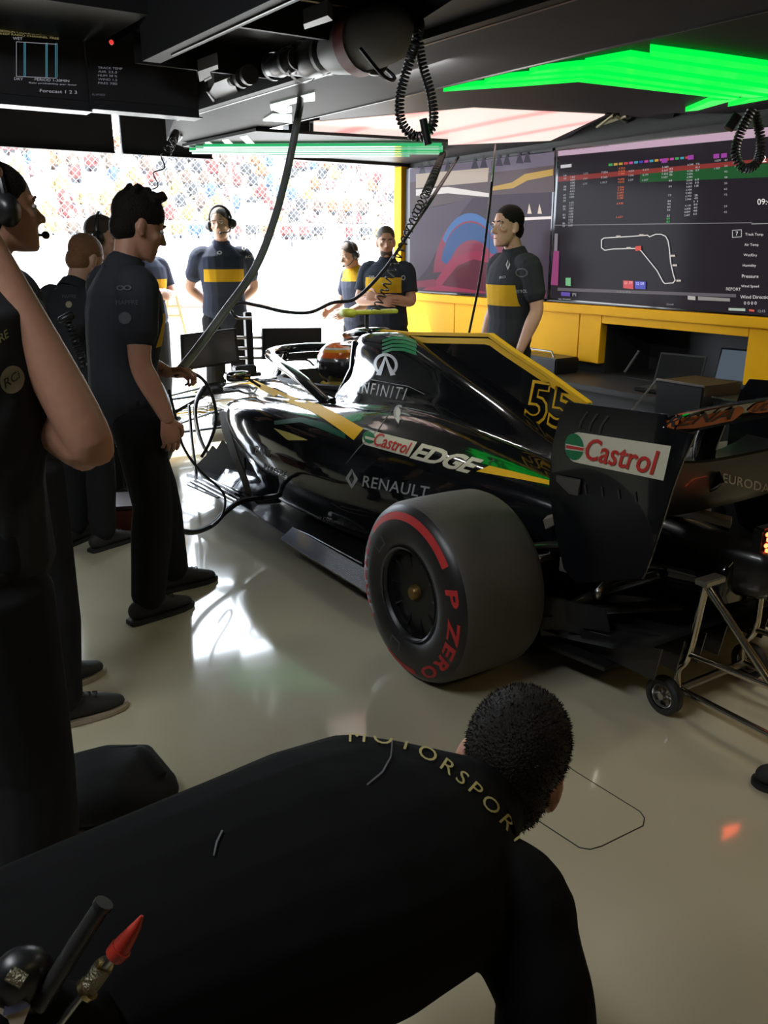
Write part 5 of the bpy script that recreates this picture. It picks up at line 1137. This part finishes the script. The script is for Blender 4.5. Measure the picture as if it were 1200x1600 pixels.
# man at the left edge in profile with a headset
h2 = face(.93, .16)
P2, S2, H2 = person('man in profile at the left edge wearing a headset, dark shirt and tan soled shoes', ground(38, 2.50), h2, 1.74,
       dict(head=(0, .05, 1.655), knL=(-.12, .06, .5), anL=(-.13, .05, .085), anR=(.11, .0, .085), elR=(.235, .03, 1.13)), JW=dict(wrR=atD(112, 640, 2.33)), yaw=-4, pit=2, hands=dict(R=dict(d=(0, .15, -1), n=(1, 0, 0), curl=.6)), hair=HDRK, shirt=PLAIN, headset='black headset on the man in profile at the left edge', sole=SOLE)
# ginger haired man bending over a handset
h3 = face(.85, .50)
P3, S3, _ = person('man with short ginger hair looking down at a coiled handset behind the profile man', ground(140, 4.2), h3, 1.63,
       dict(head=(0, .17, 1.60), neck=(0, .07, 1.46), chest=(0, .04, 1.28), shR=(.175, .05, 1.41), shL=(-.175, .05, 1.41), elR=(.24, .10, 1.13), wrR=(.09, .32, 1.16), elL=(-.22, .14, 1.13), wrL=(-.06, .34, 1.15)), yaw=-6, pit=-22, hair=HGNG, skin=SKIN2, shirt=PLAIN, hands=dict(R=dict(d=(-.6, .7, .1), n=(.3, .5, .8), curl=.8), L=dict(d=(.6, .7, .1), n=(-.3, .5, .8), curl=.8)), tro=TRO)
P4, S4, H4 = person('man with a headset, face half hidden behind the head of the tousled man', ground(196, 5.1), face(.6, -.5), 1.70, None, yaw=10, hair=HBRN, skin=SKIN2, shirt=NAVY, headset='dark headset on the half hidden man at the back left')
P5, S5, _ = person('man with folded arms in a yellow banded shirt, hidden behind the tousled man\'s head', ground(256, 7.7), face(.25, -.95), 1.74, dict(FOLD), hair=HBRN, skin=SKIN2, shirt=NAVY, hands=FOLDH, sleeve=.7, girth=1.1)
P6, S6, H6 = person('tall man with a headset standing beyond the car nose with hands behind his back', ground(369, 7.6), face(-.28, -.95), 1.86,
       dict(head=(.0, .05, 1.655), shR=(.18, -.01, 1.42), shL=(-.18, -.01, 1.42), elR=(.275, -.10, 1.15), wrR=(.10, -.19, .98), elL=(-.275, -.10, 1.15), wrL=(-.10, -.19, .98)), yaw=-22, roll=6, hair=HBRN, skin=SKIN2, shirt=NAVY, headset='dark headset on the tall man beyond the car nose', girth=1.06)
P7, S7, H7 = person('man in profile with a headset and yellow shouldered shirt looking left beyond the car', ground(562, 8.2), face(-.95, -.1), 1.62, dict(head=(0, .10, 1.62), neck=(0, .03, 1.475), elR=(.23, .05, 1.14), wrR=(.16, .27, 1.05), elL=(-.23, .05, 1.14), wrL=(-.16, .27, 1.05)), pit=-18, hair=HBRN, skin=SKIN2, shirt=shirt_mat('yellow_yoke_cloth', (.035, .042, .065), -.3, 1.36, 1.6), headset='dark headset on the man looking left beyond the car')
P8, S8, _ = person('bearded man with folded arms standing on the far side of the car', ground(604, 7.3), face(-.75, -.65), 1.70, dict(FOLD), yaw=22, pit=-4, hair=HBRN, beard=HBRN, shirt=shirt_mat('team_shirt_high_band', (.030, .034, .048), .03, 1.23, 1.36), hands=FOLDH, sleeve=.7, girth=1.1)
P9, S9, _ = person('man with short dark hair in a black and yellow shirt beside the wall displays', ground(783, 5.6), face(-.93, .12), 1.78, dict(head=(0, .045, 1.655), elR=(.225, -.02, 1.14), wrR=(.23, .06, .90), elL=(-.235, -.05, 1.15), wrL=(-.225, .06, .90)), yaw=4, hair=HDRK, skin=SKIN2, shirt=BAND, sleeve=.66, vox=.006, girth=.97)

# near man, elbow pushed forward, hand by his chin: joints measured in the room
sh = W(-40, 565, 1.62); el = W(150, 712, 1.52); wr_ = W(-26, 372, 1.42)
bx = ground(-66, 1.50)
d_ = V3((.86, .30, 0)).normalized(); rt_ = V3((d_.y, -d_.x, 0))
def loc_(x, y, z): return bx + rt_ * x + d_ * y + V3((0, 0, z))
Jn = {k: loc_(*v) for k, v in JDEF.items()}
Jn.update(shR=sh, elR=el, wrR=wr_, neck=loc_(0, -.015, 1.50), head=loc_(0, .05, 1.67), toeR=loc_(.12, .15, 0), toeL=loc_(-.12, .15, 0))
MHn = Matrix((rt_, d_, V3((0, 0, 1)))).transposed()
P10, S10, _ = person('close man at the left edge with bare elbow pushed forward and round sleeve badge', bx, 0, 1.78, Jn, world=True, headM=MHn, hair=HDRK, shirt=PLAIN, sleeve=.60, hands=dict(R=dict(d=(-.3, .1, .9), n=(.5, -.4, .2), curl=.6)), vox=.007, girth=1.05)

# crouching man seen from behind and above
pel = W(-40, 1640, .86); wa = W(180, 1510, .93); ch = W(515, 1370, 1.08); nk_ = W(735, 1262, 1.24); hd_c = W(797, 1200, 1.34)
shR = W(800, 1410, 1.10); shL = W(545, 1225, 1.30); elR = W(853, 1560, 1.04); wrR = W(845, 1730, 1.12); elL = W(640, 1330, 1.50); wrL = W(520, 1420, 1.50)
fw = nk_ - pel; fw.z = 0; fw.normalize(); sd_ = V3((fw.y, -fw.x, 0))
hipR = pel + sd_ * .10 + V3((0, 0, -.03)); hipL = pel - sd_ * .10 + V3((0, 0, -.03)); knR = hipR + fw * .40; knL = hipL + fw * .42; knR.z = .36; knL.z = .34
anR = hipR + fw * .02; anL = hipL + fw * .04; anR.z = anL.z = .09
y_ax = (V3((.70, .62, -.30))).normalized(); x_ax = (shR - shL); x_ax = (x_ax - y_ax * x_ax.dot(y_ax)).normalized(); z_ax = x_ax.cross(y_ax)
MHc = Matrix((x_ax, y_ax, z_ax)).transposed()
base = V3((pel.x, pel.y, 0))
P11, S11, _ = person('crouching man in black in the foreground bending forward, yellow lettering across his back', base, 0, 1.78, dict(pel=pel, waist=wa, chest=ch, neck=nk_, head=hd_c, shR=shR, shL=shL, elR=elR, wrR=wrR, elL=elL, wrL=wrL, hipR=hipR, hipL=hipL, knR=knR, knL=knL, anR=anR, anL=anL, toeR=anR + fw * .15, toeL=anL + fw * .15),
       world=True, headM=MHc, hair=HDRK, shirt=CLO, sleeve=2, vox=.007, girth=1.02, hairk=1.06, fz=6000, collar=True, hands=dict(R=dict(d=(.3, .3, -.9), n=(.8, -.5, 0), curl=.6)))
# ------------------------------------------------------------------ marks on the clothing
SG = mat('grey_shirt_print', (.11, .11, .12), .8); SC = mat('cream_shirt_print', (.30, .27, .18), .8); SW_ = mat('white_shirt_print', (.45, .45, .45), .7); SY = mat('yellow_shirt_print', (.42, .36, .13), .7)  # SG: dull grey for sleeve prints and piping
def decos(person_shirt, items, par):
    bv = bvh_of(person_shirt)
    for nm, it in items:
        M = par.matrix_world; o = lay(nm, it, bv, None, .003)
        if o: o.parent = person_shirt; o.matrix_parent_inverse = person_shirt.matrix_world.inverted()
decos(S1, [('sleeve_badge', [disc(196, 497, 9.5, 9.5, SG)]), ('sleeve_lettering', [word('MAPFRE', [(182, 476), (216, 476), (216, 469), (182, 469)], SG)]), ('sleeve_logo', [disc(189, 450, 6, 4, SG, 0, 0, 360, .6), disc(200, 450, 6, 4, SG, 0, 0, 360, .6)])], P1)
decos(S2, [('sleeve_badge', [disc(50, 494, 10, 11, SC)]), ('sleeve_lettering', [word('MAPFRE', [(27, 472), (57, 466), (57, 458), (27, 464)], SG)])], P2)
decos(S3, [('sleeve_badge', [disc(108, 476, 5, 5, SC)]), ('sleeve_lettering', [word('MAPFRE', [(98, 466), (119, 466), (119, 461), (98, 461)], SG)])], P3)
decos(S10, [('sleeve_badge', [disc(18, 593, 19, 22, SC, -.1), word('RCi', [(7, 607), (30, 590), (27, 577), (4, 592)], MBLK, .01)]), ('sleeve_lettering', [word('RE', [(0, 536), (13, 526), (10, 514), (-3, 523)], SY)])], P10)
decos(S6, [('chest_mark', [word('RCI', [(383, 404), (394, 402), (394, 398), (383, 400)], SW_)]), ('chest_mark', [rhomb(381, 388, 3.5, 5.5, SW_)]), ('chest_mark', [disc(343, 395, 4, 3, SW_, 0, 0, 360, .5)])], P6)
decos(S8, [('chest_mark', [word('DP', [(577, 436), (585, 436), (585, 431), (577, 431)], SW_)]), ('sleeve_mark', [disc(630, 434, 3.5, 4, SW_, 0, 0, 360, .6)])], P8)
decos(S9, [('chest_logo', [rhomb(794, 414, 3.5, 8, SW_)]), ('sleeve_badge', [disc(815, 426, 10, 7, SG, 0, 0, 360, .75)]), ('sleeve_lettering', [word('ESTROL', [(806, 458), (824, 457), (824, 452), (806, 453)], SW_)]), ('chest_lettering', [word('RCI', [(781, 436), (790, 434), (790, 431), (781, 432)], SW_)])], P9)
# lettering across the crouching man's shoulders
def alongtext(s_, path, h, m, bold=.0):
    v, f, _ = text2d(s_, bold, 0, 1.35); v, f = fine(v, f, .03); P = np.array([tuple(p)[:2] for p in catmull([(x, y, 0) for x, y in path], 12)]); d = np.r_[0, np.cumsum(np.hypot(*np.diff(P, axis=0).T))]
    t_ = v[:, 0] * d[-1]; x = np.interp(t_, d, P[:, 0]); y = np.interp(t_, d, P[:, 1]); x2 = np.interp(t_ + 6, d, P[:, 0]); y2 = np.interp(t_ + 6, d, P[:, 1]); x1 = np.interp(t_ - 6, d, P[:, 0]); y1 = np.interp(t_ - 6, d, P[:, 1])
    tx, ty = x2 - x1, y2 - y1; L = np.hypot(tx, ty); return np.c_[x + ty / L * h * v[:, 1], y - tx / L * h * v[:, 1]], f, m
decos(S11, [('back_lettering', [alongtext('MOTORSPORT', [(545, 1162), (590, 1164), (632, 1174), (672, 1194), (702, 1215), (732, 1240), (760, 1268), (786, 1296), (808, 1326)], 20, SY, .0)]),
            ('seam_piping', [(*strip([(611, 1160), (609, 1185), (596, 1208), (572, 1228)], [(613, 1160), (611, 1186), (598, 1210), (573, 1230)], 20, 1), SG)]), ('seam_piping', [(*strip([(346, 1300), (337, 1318), (333, 1340)], [(349, 1300), (340, 1319), (335, 1340)], 12, 1), SG)])], P11)

# ------------------------------------------------------------------ monitors on the nose
t = thing('monitor_mast', 'pair of black screens on a central post standing over the car nose', 'monitor', (2.55, 5.95, .57))
MYY = 5.95; fr = lambda x, y: atY(x, y, MYY)
for px, m_ in (([(282, 523), (369, 513), (375, 566), (284, 580)], mat('grey_screen', (.07, .07, .072), .22, noise=.05)), ([(410, 513), (503, 512), (503, 561), (410, 562)], mat('dark_screen', (.03, .032, .035), .2, noise=.05))):
    P = [fr(*p) for p in px]; q = MB().prism(P, (0, .03, 0)).build('screen_casing', PLB, t, bev=.004)
    c = sum(P, V3()) / 4; MB().prism([c + (p - c) * .90 + V3((0, -.0012, .004)) for p in P], (0, .001, 0)).build('screen_face', m_, q, smooth=False)
a, b = fr(394, 488), fr(392, 580)
MB().box(((a.x + b.x) / 2, MYY + .05, (a.z + b.z) / 2), (.055, .05, a.z - b.z)).build('post', PLB, t, bev=.005)
for yy in (528, 545, 560): MB().tube([fr(372, yy) + V3((0, .04, 0)), fr(412, yy) + V3((0, .04, 0))], .012).build('bracket', STL, t)
q = fr(377, 576); MB().box((q.x, MYY - .06, q.z), (.17, .08, .065)).build('sensor_box', PLB, t, bev=.008)
MB().box(((b.x + q.x) / 2, MYY, b.z - .02), (.2, .12, .03)).build('foot', PLB, t, bev=.005)

# ------------------------------------------------------------------ hoses and cords
def cord(name, label, pts, r, m=CABLE, cat='cable', n=8, group=None):
    t_ = MB().tube(catmull(pts, 10), r, n).build(name, m); return tag(t_, label, cat, group)
D_ = atD
cord('hanging_hose', 'thick grey hose hanging from the gantry down to the tousled man\'s hand', [G(470, 150, 2.32), D_(466, 180, 4.5), D_(450, 262, 4.45), D_(428, 345, 4.3), D_(398, 420, 4.1), D_(345, 495, 3.85), D_(308, 545, 3.66), D_(283, 576, 3.52)], .019, HOSE, 'hose', 12)
cord('hand_cable', 'thin black cable curving from the man\'s hand down in front of the sidepod', [D_(272, 588, 3.50), D_(290, 580, 3.52), D_(316, 592, 3.55), D_(332, 620, 3.6), D_(338, 655, 3.6), D_(328, 690, 3.6), D_(315, 714, 3.6)], .0075)
cord('trailing_cable', 'long thin black cable dropping from the man\'s waist to the floor edge of the car', [D_(264, 610, 3.46), D_(274, 650, 3.55), D_(286, 697, 3.7), D_(312, 735, 3.9), D_(344, 764, 4.0), D_(352, 782, 4.0), D_(346, 806, 3.9), D_(330, 822, 3.75)], .0065)
p = atX(436, 774, 1.83); cord('umbilical_cable', 'thick black umbilical plugged into the car side and hanging in a loop', [p, D_(410, 778, 4.35), D_(378, 783, 4.2), D_(352, 800, 4.05), D_(332, 820, 3.9), D_(305, 831, 3.75), D_(280, 829, 3.62), D_(255, 822, 3.55)], .014)
cord('sensor_cable', 'cable running from the gantry across to the monitor post over the car', [G(716, 246, 2.25), D_(680, 302, 5.1), D_(640, 362, 5.2), D_(600, 422, 5.3), D_(556, 466, 5.35), D_(520, 473, 5.4), D_(484, 488, 5.4), D_(445, 487, 5.45), D_(405, 478, 5.5), D_(376, 473, 5.5), D_(361, 483, 5.5), D_(370, 496, 5.5), D_(392, 497, 5.9)], .011)
cord('drop_cable', 'thin dark cable dropping in front of the man by the wall to the shark fin', [G(774, 226, 2.3), D_(771, 260, 4.05), D_(762, 345, 4.05), D_(750, 435, 4.05), D_(733, 520, 4.05)], .006)
def coil(label, pts, r, wr, turns): o = spiral(pts, r, wr, turns).build('coil_cord', CABLE); return tag(o, label, 'cable')
coil('long black coiled cord hanging in a loop from the gantry above the pale lit panel', [G(652, 20, 2.42), D_(655, 45, 3.2), D_(640, 95, 3.2), D_(625, 150, 3.2), D_(628, 192, 3.2), D_(652, 214, 3.2), D_(676, 196, 3.22), D_(674, 150, 3.24), D_(660, 100, 3.25), D_(652, 48, 3.25)], .014, .0045, 110)
t = thing('cord_plug', 'black plug at the bottom of the long coiled cord loop', 'plug', D_(667, 205, 3.16)); MB().tube([D_(661, 186, 3.16), D_(669, 226, 3.16)], .014, 10).build('body', PLB, t)
coil('short coiled cord looping in front of the timing display at the right edge', [D_(1176, 170, 3.3), D_(1158, 205, 3.3), D_(1149, 238, 3.3), D_(1160, 262, 3.3), D_(1181, 256, 3.32), D_(1189, 224, 3.34), D_(1180, 176, 3.35)], .014, .0045, 40)
t = thing('cord_plug', 'black plug hanging beside the short coiled cord at the right', 'plug', D_(1143, 190, 3.3)); MB().tube([D_(1138, 202, 3.3), D_(1152, 180, 3.3)], .018, 10).build('body', PLB, t)
coil('thin coiled cord hanging in the bright opening above the tousled man', [G(276, 205, 2.35), D_(270, 220, 4.9), D_(260, 240, 4.9), D_(250, 262, 4.9), D_(238, 296, 4.9)], .022, .004, 22)
coil('coiled cord running down to the camera bar above the airbox', [G(692, 240, 2.25), D_(672, 288, 4.9), D_(645, 345, 4.85), D_(622, 400, 4.8), D_(600, 455, 4.8), D_(586, 486, 4.78)], .022, .0045, 85)
coil('coiled lead hanging from the ginger haired man\'s handset', [D_(106, 498, 3.95), D_(113, 522, 3.95), D_(124, 550, 3.95), D_(130, 575, 3.95)], .018, .005, 12)
t = thing('handset', 'small black handset held by the ginger haired man', 'handset', D_(103, 496, 3.93)); MB().loft([D_(96, 500, 3.93), D_(112, 492, 3.95)], [.018, .02], n=10).build('body', PLB, t)
t = thing('cable_bundle', 'tangled black cable bundle under the gantry above the tousled man', 'cables', G(272, 200, 2.36))
for i in range(5): MB().tube([G(266 + 3 * i, 195, 2.36), G(274 - 2 * i, 205 + 2 * i, 2.30), G(264 + 5 * i, 216 - i, 2.28), G(272 + i, 224, 2.32)], .008, 6, 6).build('cable_loop', CABLE, t)
coil('spare coiled lead hanging under the gantry beside the far end of the tray', [G(284, 165, 2.33), G(280, 176, 2.28), G(290, 180, 2.28), G(296, 168, 2.32)], .02, .005, 10)

# ------------------------------------------------------------------ floor items and the tools on the crouching man's belt
t = thing('kit_bag', 'crumpled dark grey fabric bag on the floor behind the crouching man', 'bag', atZ(180, 1262, 0))
q = MB(); ax = (atZ(280, 1275, 0) - atZ(90, 1275, 0)).normalized(); ay = V3((-ax.y, ax.x, 0)); BG = [(40, 1275, .11, .12), (110, 1268, .14, .13), (165, 1264, .165, .13), (212, 1264, .175, .12), (248, 1274, .115, .085)]
q.loft([atZ(x, y, 0) + V3((0, 0, h / 2)) for x, y, h, w in BG], [(w, h / 2) for x, y, h, w in BG], ref=ay, n=20, e=2.6)
for k in range(4): p = atZ(90 + 38 * k, 1262, 0); q.tube([p + ay * .05 + V3((0, 0, .11 + .012 * k)), p + ax * .05 + ay * .02 + V3((0, 0, .125 + .012 * k)), p + ax * .11 - ay * .03 + V3((0, 0, .10 + .008 * k))], .018, 8, 4)
q.remesh('bag_body', GCLO, t, vox=.008, smooth=3)
MB().tube([atZ(x, y, 0) + ay * .06 + V3((0, 0, h * .93)) for x, y, h, w in BG[:4]], .006, 6, 6).build('seam', GCLO, t)
t = thing('floor_crate', 'low dark red crate on the floor behind the tousled man\'s legs', 'crate', atZ(165, 838, 0))
a, b = atZ(118, 838, 0), atZ(215, 832, 0); xd = (b - a).normalized(); yd = V3((-xd.y, xd.x, 0)); MB().prism([a, b, b + yd * .28, a + yd * .28], (0, 0, .14)).build('body', mat('dull_red_plastic', (.16, .035, .025), .5, noise=.15), t, smooth=False, bev=.008)
MB().prism([p + V3((0, 0, .14)) for p in (a - xd * .01 - yd * .01, b + xd * .01 - yd * .01, b + yd * .29 + xd * .01, a + yd * .29 - xd * .01)], (0, 0, .02)).build('lid', mat('dull_red_lid', (.05, .02, .018), .5), t, smooth=False)
t = thing('shoe', 'rounded toe of a dark shoe at the right edge beside the trolley', 'shoe', atZ(1205, 1235, 0))
c = atZ(1222, 1232, 0); q = MB(); dd = (atZ(1180, 1222, 0) - c).normalized(); q.loft([c - dd * .13 + V3((0, 0, .055)), c + V3((0, 0, .045)), c + dd * .055 + V3((0, 0, .032))], [(.042, .052), (.046, .042), (.034, .026)], ref=dd.cross(V3((0, 0, 1))), n=14); q.remesh('upper', SHOE, t, vox=.006)
MB().lathe([(0, .001), (0, .045), (.014, .045), (.014, .001)], c + dd * .04, 'Z', 18).build('sole', SOLED, t)
def T_(x, y, cz=.70): return W(x, y, cz)
t = thing('tool_pouch', 'black tool pouch on the crouching man\'s belt at the lower left corner', 'pouch', T_(60, 1600, .74))
MB().loft([T_(20, 1660, .74), T_(70, 1590, .74)], [(.075, .03), (.085, .035)], n=16, e=3.5).build('pouch_body', CLO, t)
t = thing('blow_gun', 'metal air nozzle with red tip sticking out of the tool pouch', 'tool', T_(90, 1600))
MB().tube([T_(222, 1431), T_(213, 1447), T_(196, 1470), T_(186, 1486)], [.0015, .0045, .0075, .0085], 12).build('red_tip', mat('red_plastic', (.45, .035, .02), .4), t)
MB().tube([T_(190, 1481), T_(178, 1494)], [.0098, .0088], 12).build('red_collar', mat('red_plastic', (.45, .035, .02), .4), t)
MB().tube([T_(182, 1486), T_(163, 1508)], .0048, 12).build('neck', STL, t)
MB().lathe([(-.003, .001), (-.003, .0075), (.003, .0075), (.003, .001)], T_(162, 1509), 'Y', 14).build('nut', mat('brass', (.45, .36, .18), .3, metal=1), t)
MB().tube([T_(161, 1511), T_(138, 1543)], .0085, 12).build('knurled_barrel', mat('dull_brass', (.28, .25, .17), .35, metal=1, bump=.6, bscale=400), t)
MB().tube([T_(140, 1543), T_(133, 1548)], .0105, 12).build('flange', mat('brass', (.45, .36, .18), .3, metal=1), t)
MB().tube([T_(134, 1548), T_(119, 1566), T_(90, 1604)], .0035, 10).build('rod', STL, t)
t = thing('pen', 'black capped tube sticking out of the tool pouch beside the red tipped nozzle', 'pen', T_(80, 1540)); MB().tube([T_(161, 1413), T_(120, 1476), T_(80, 1540), T_(60, 1572)], [.0075, .008, .008, .008], 12).build('barrel', mat('smoked_plastic', (.03, .03, .028), .25), t)
MB().tube([T_(163, 1410), T_(158, 1418)], .0085, 12).build('cap', PLB, t)
t = thing('torch', 'round black torch head clipped in the tool pouch', 'torch', T_(35, 1540, .71))
a, b = T_(30, 1515, .70), T_(48, 1562, .73); MB().loft([a, a.lerp(b, .4), b], [(.024, .02), (.028, .024), (.024, .02)], n=20).build('head', PLB, t); MB().tube([T_(14, 1520, .68), T_(38, 1534, .68)], .006, 8).build('glint_bar', mat('dull_brass', (.28, .25, .17), .35, metal=1), t)  # bar added in the shape of a glint on the torch head
t = thing('paper_card', 'folded white and blue card tucked in the tool pouch at the corner', 'card', T_(15, 1580, .69))
MB().prism([T_(*p, .69) for p in ((4, 1542), (47, 1572), (32, 1612), (-20, 1612))], FW * .0015).build('card', mat('cream_card', (.55, .46, .33), .7), t); MB().prism([T_(*p, .688) for p in ((12, 1548), (47, 1572), (28, 1582), (4, 1588))], FW * .001).build('blue_print', mat('blue_print', (.13, .14, .24), .7), t)
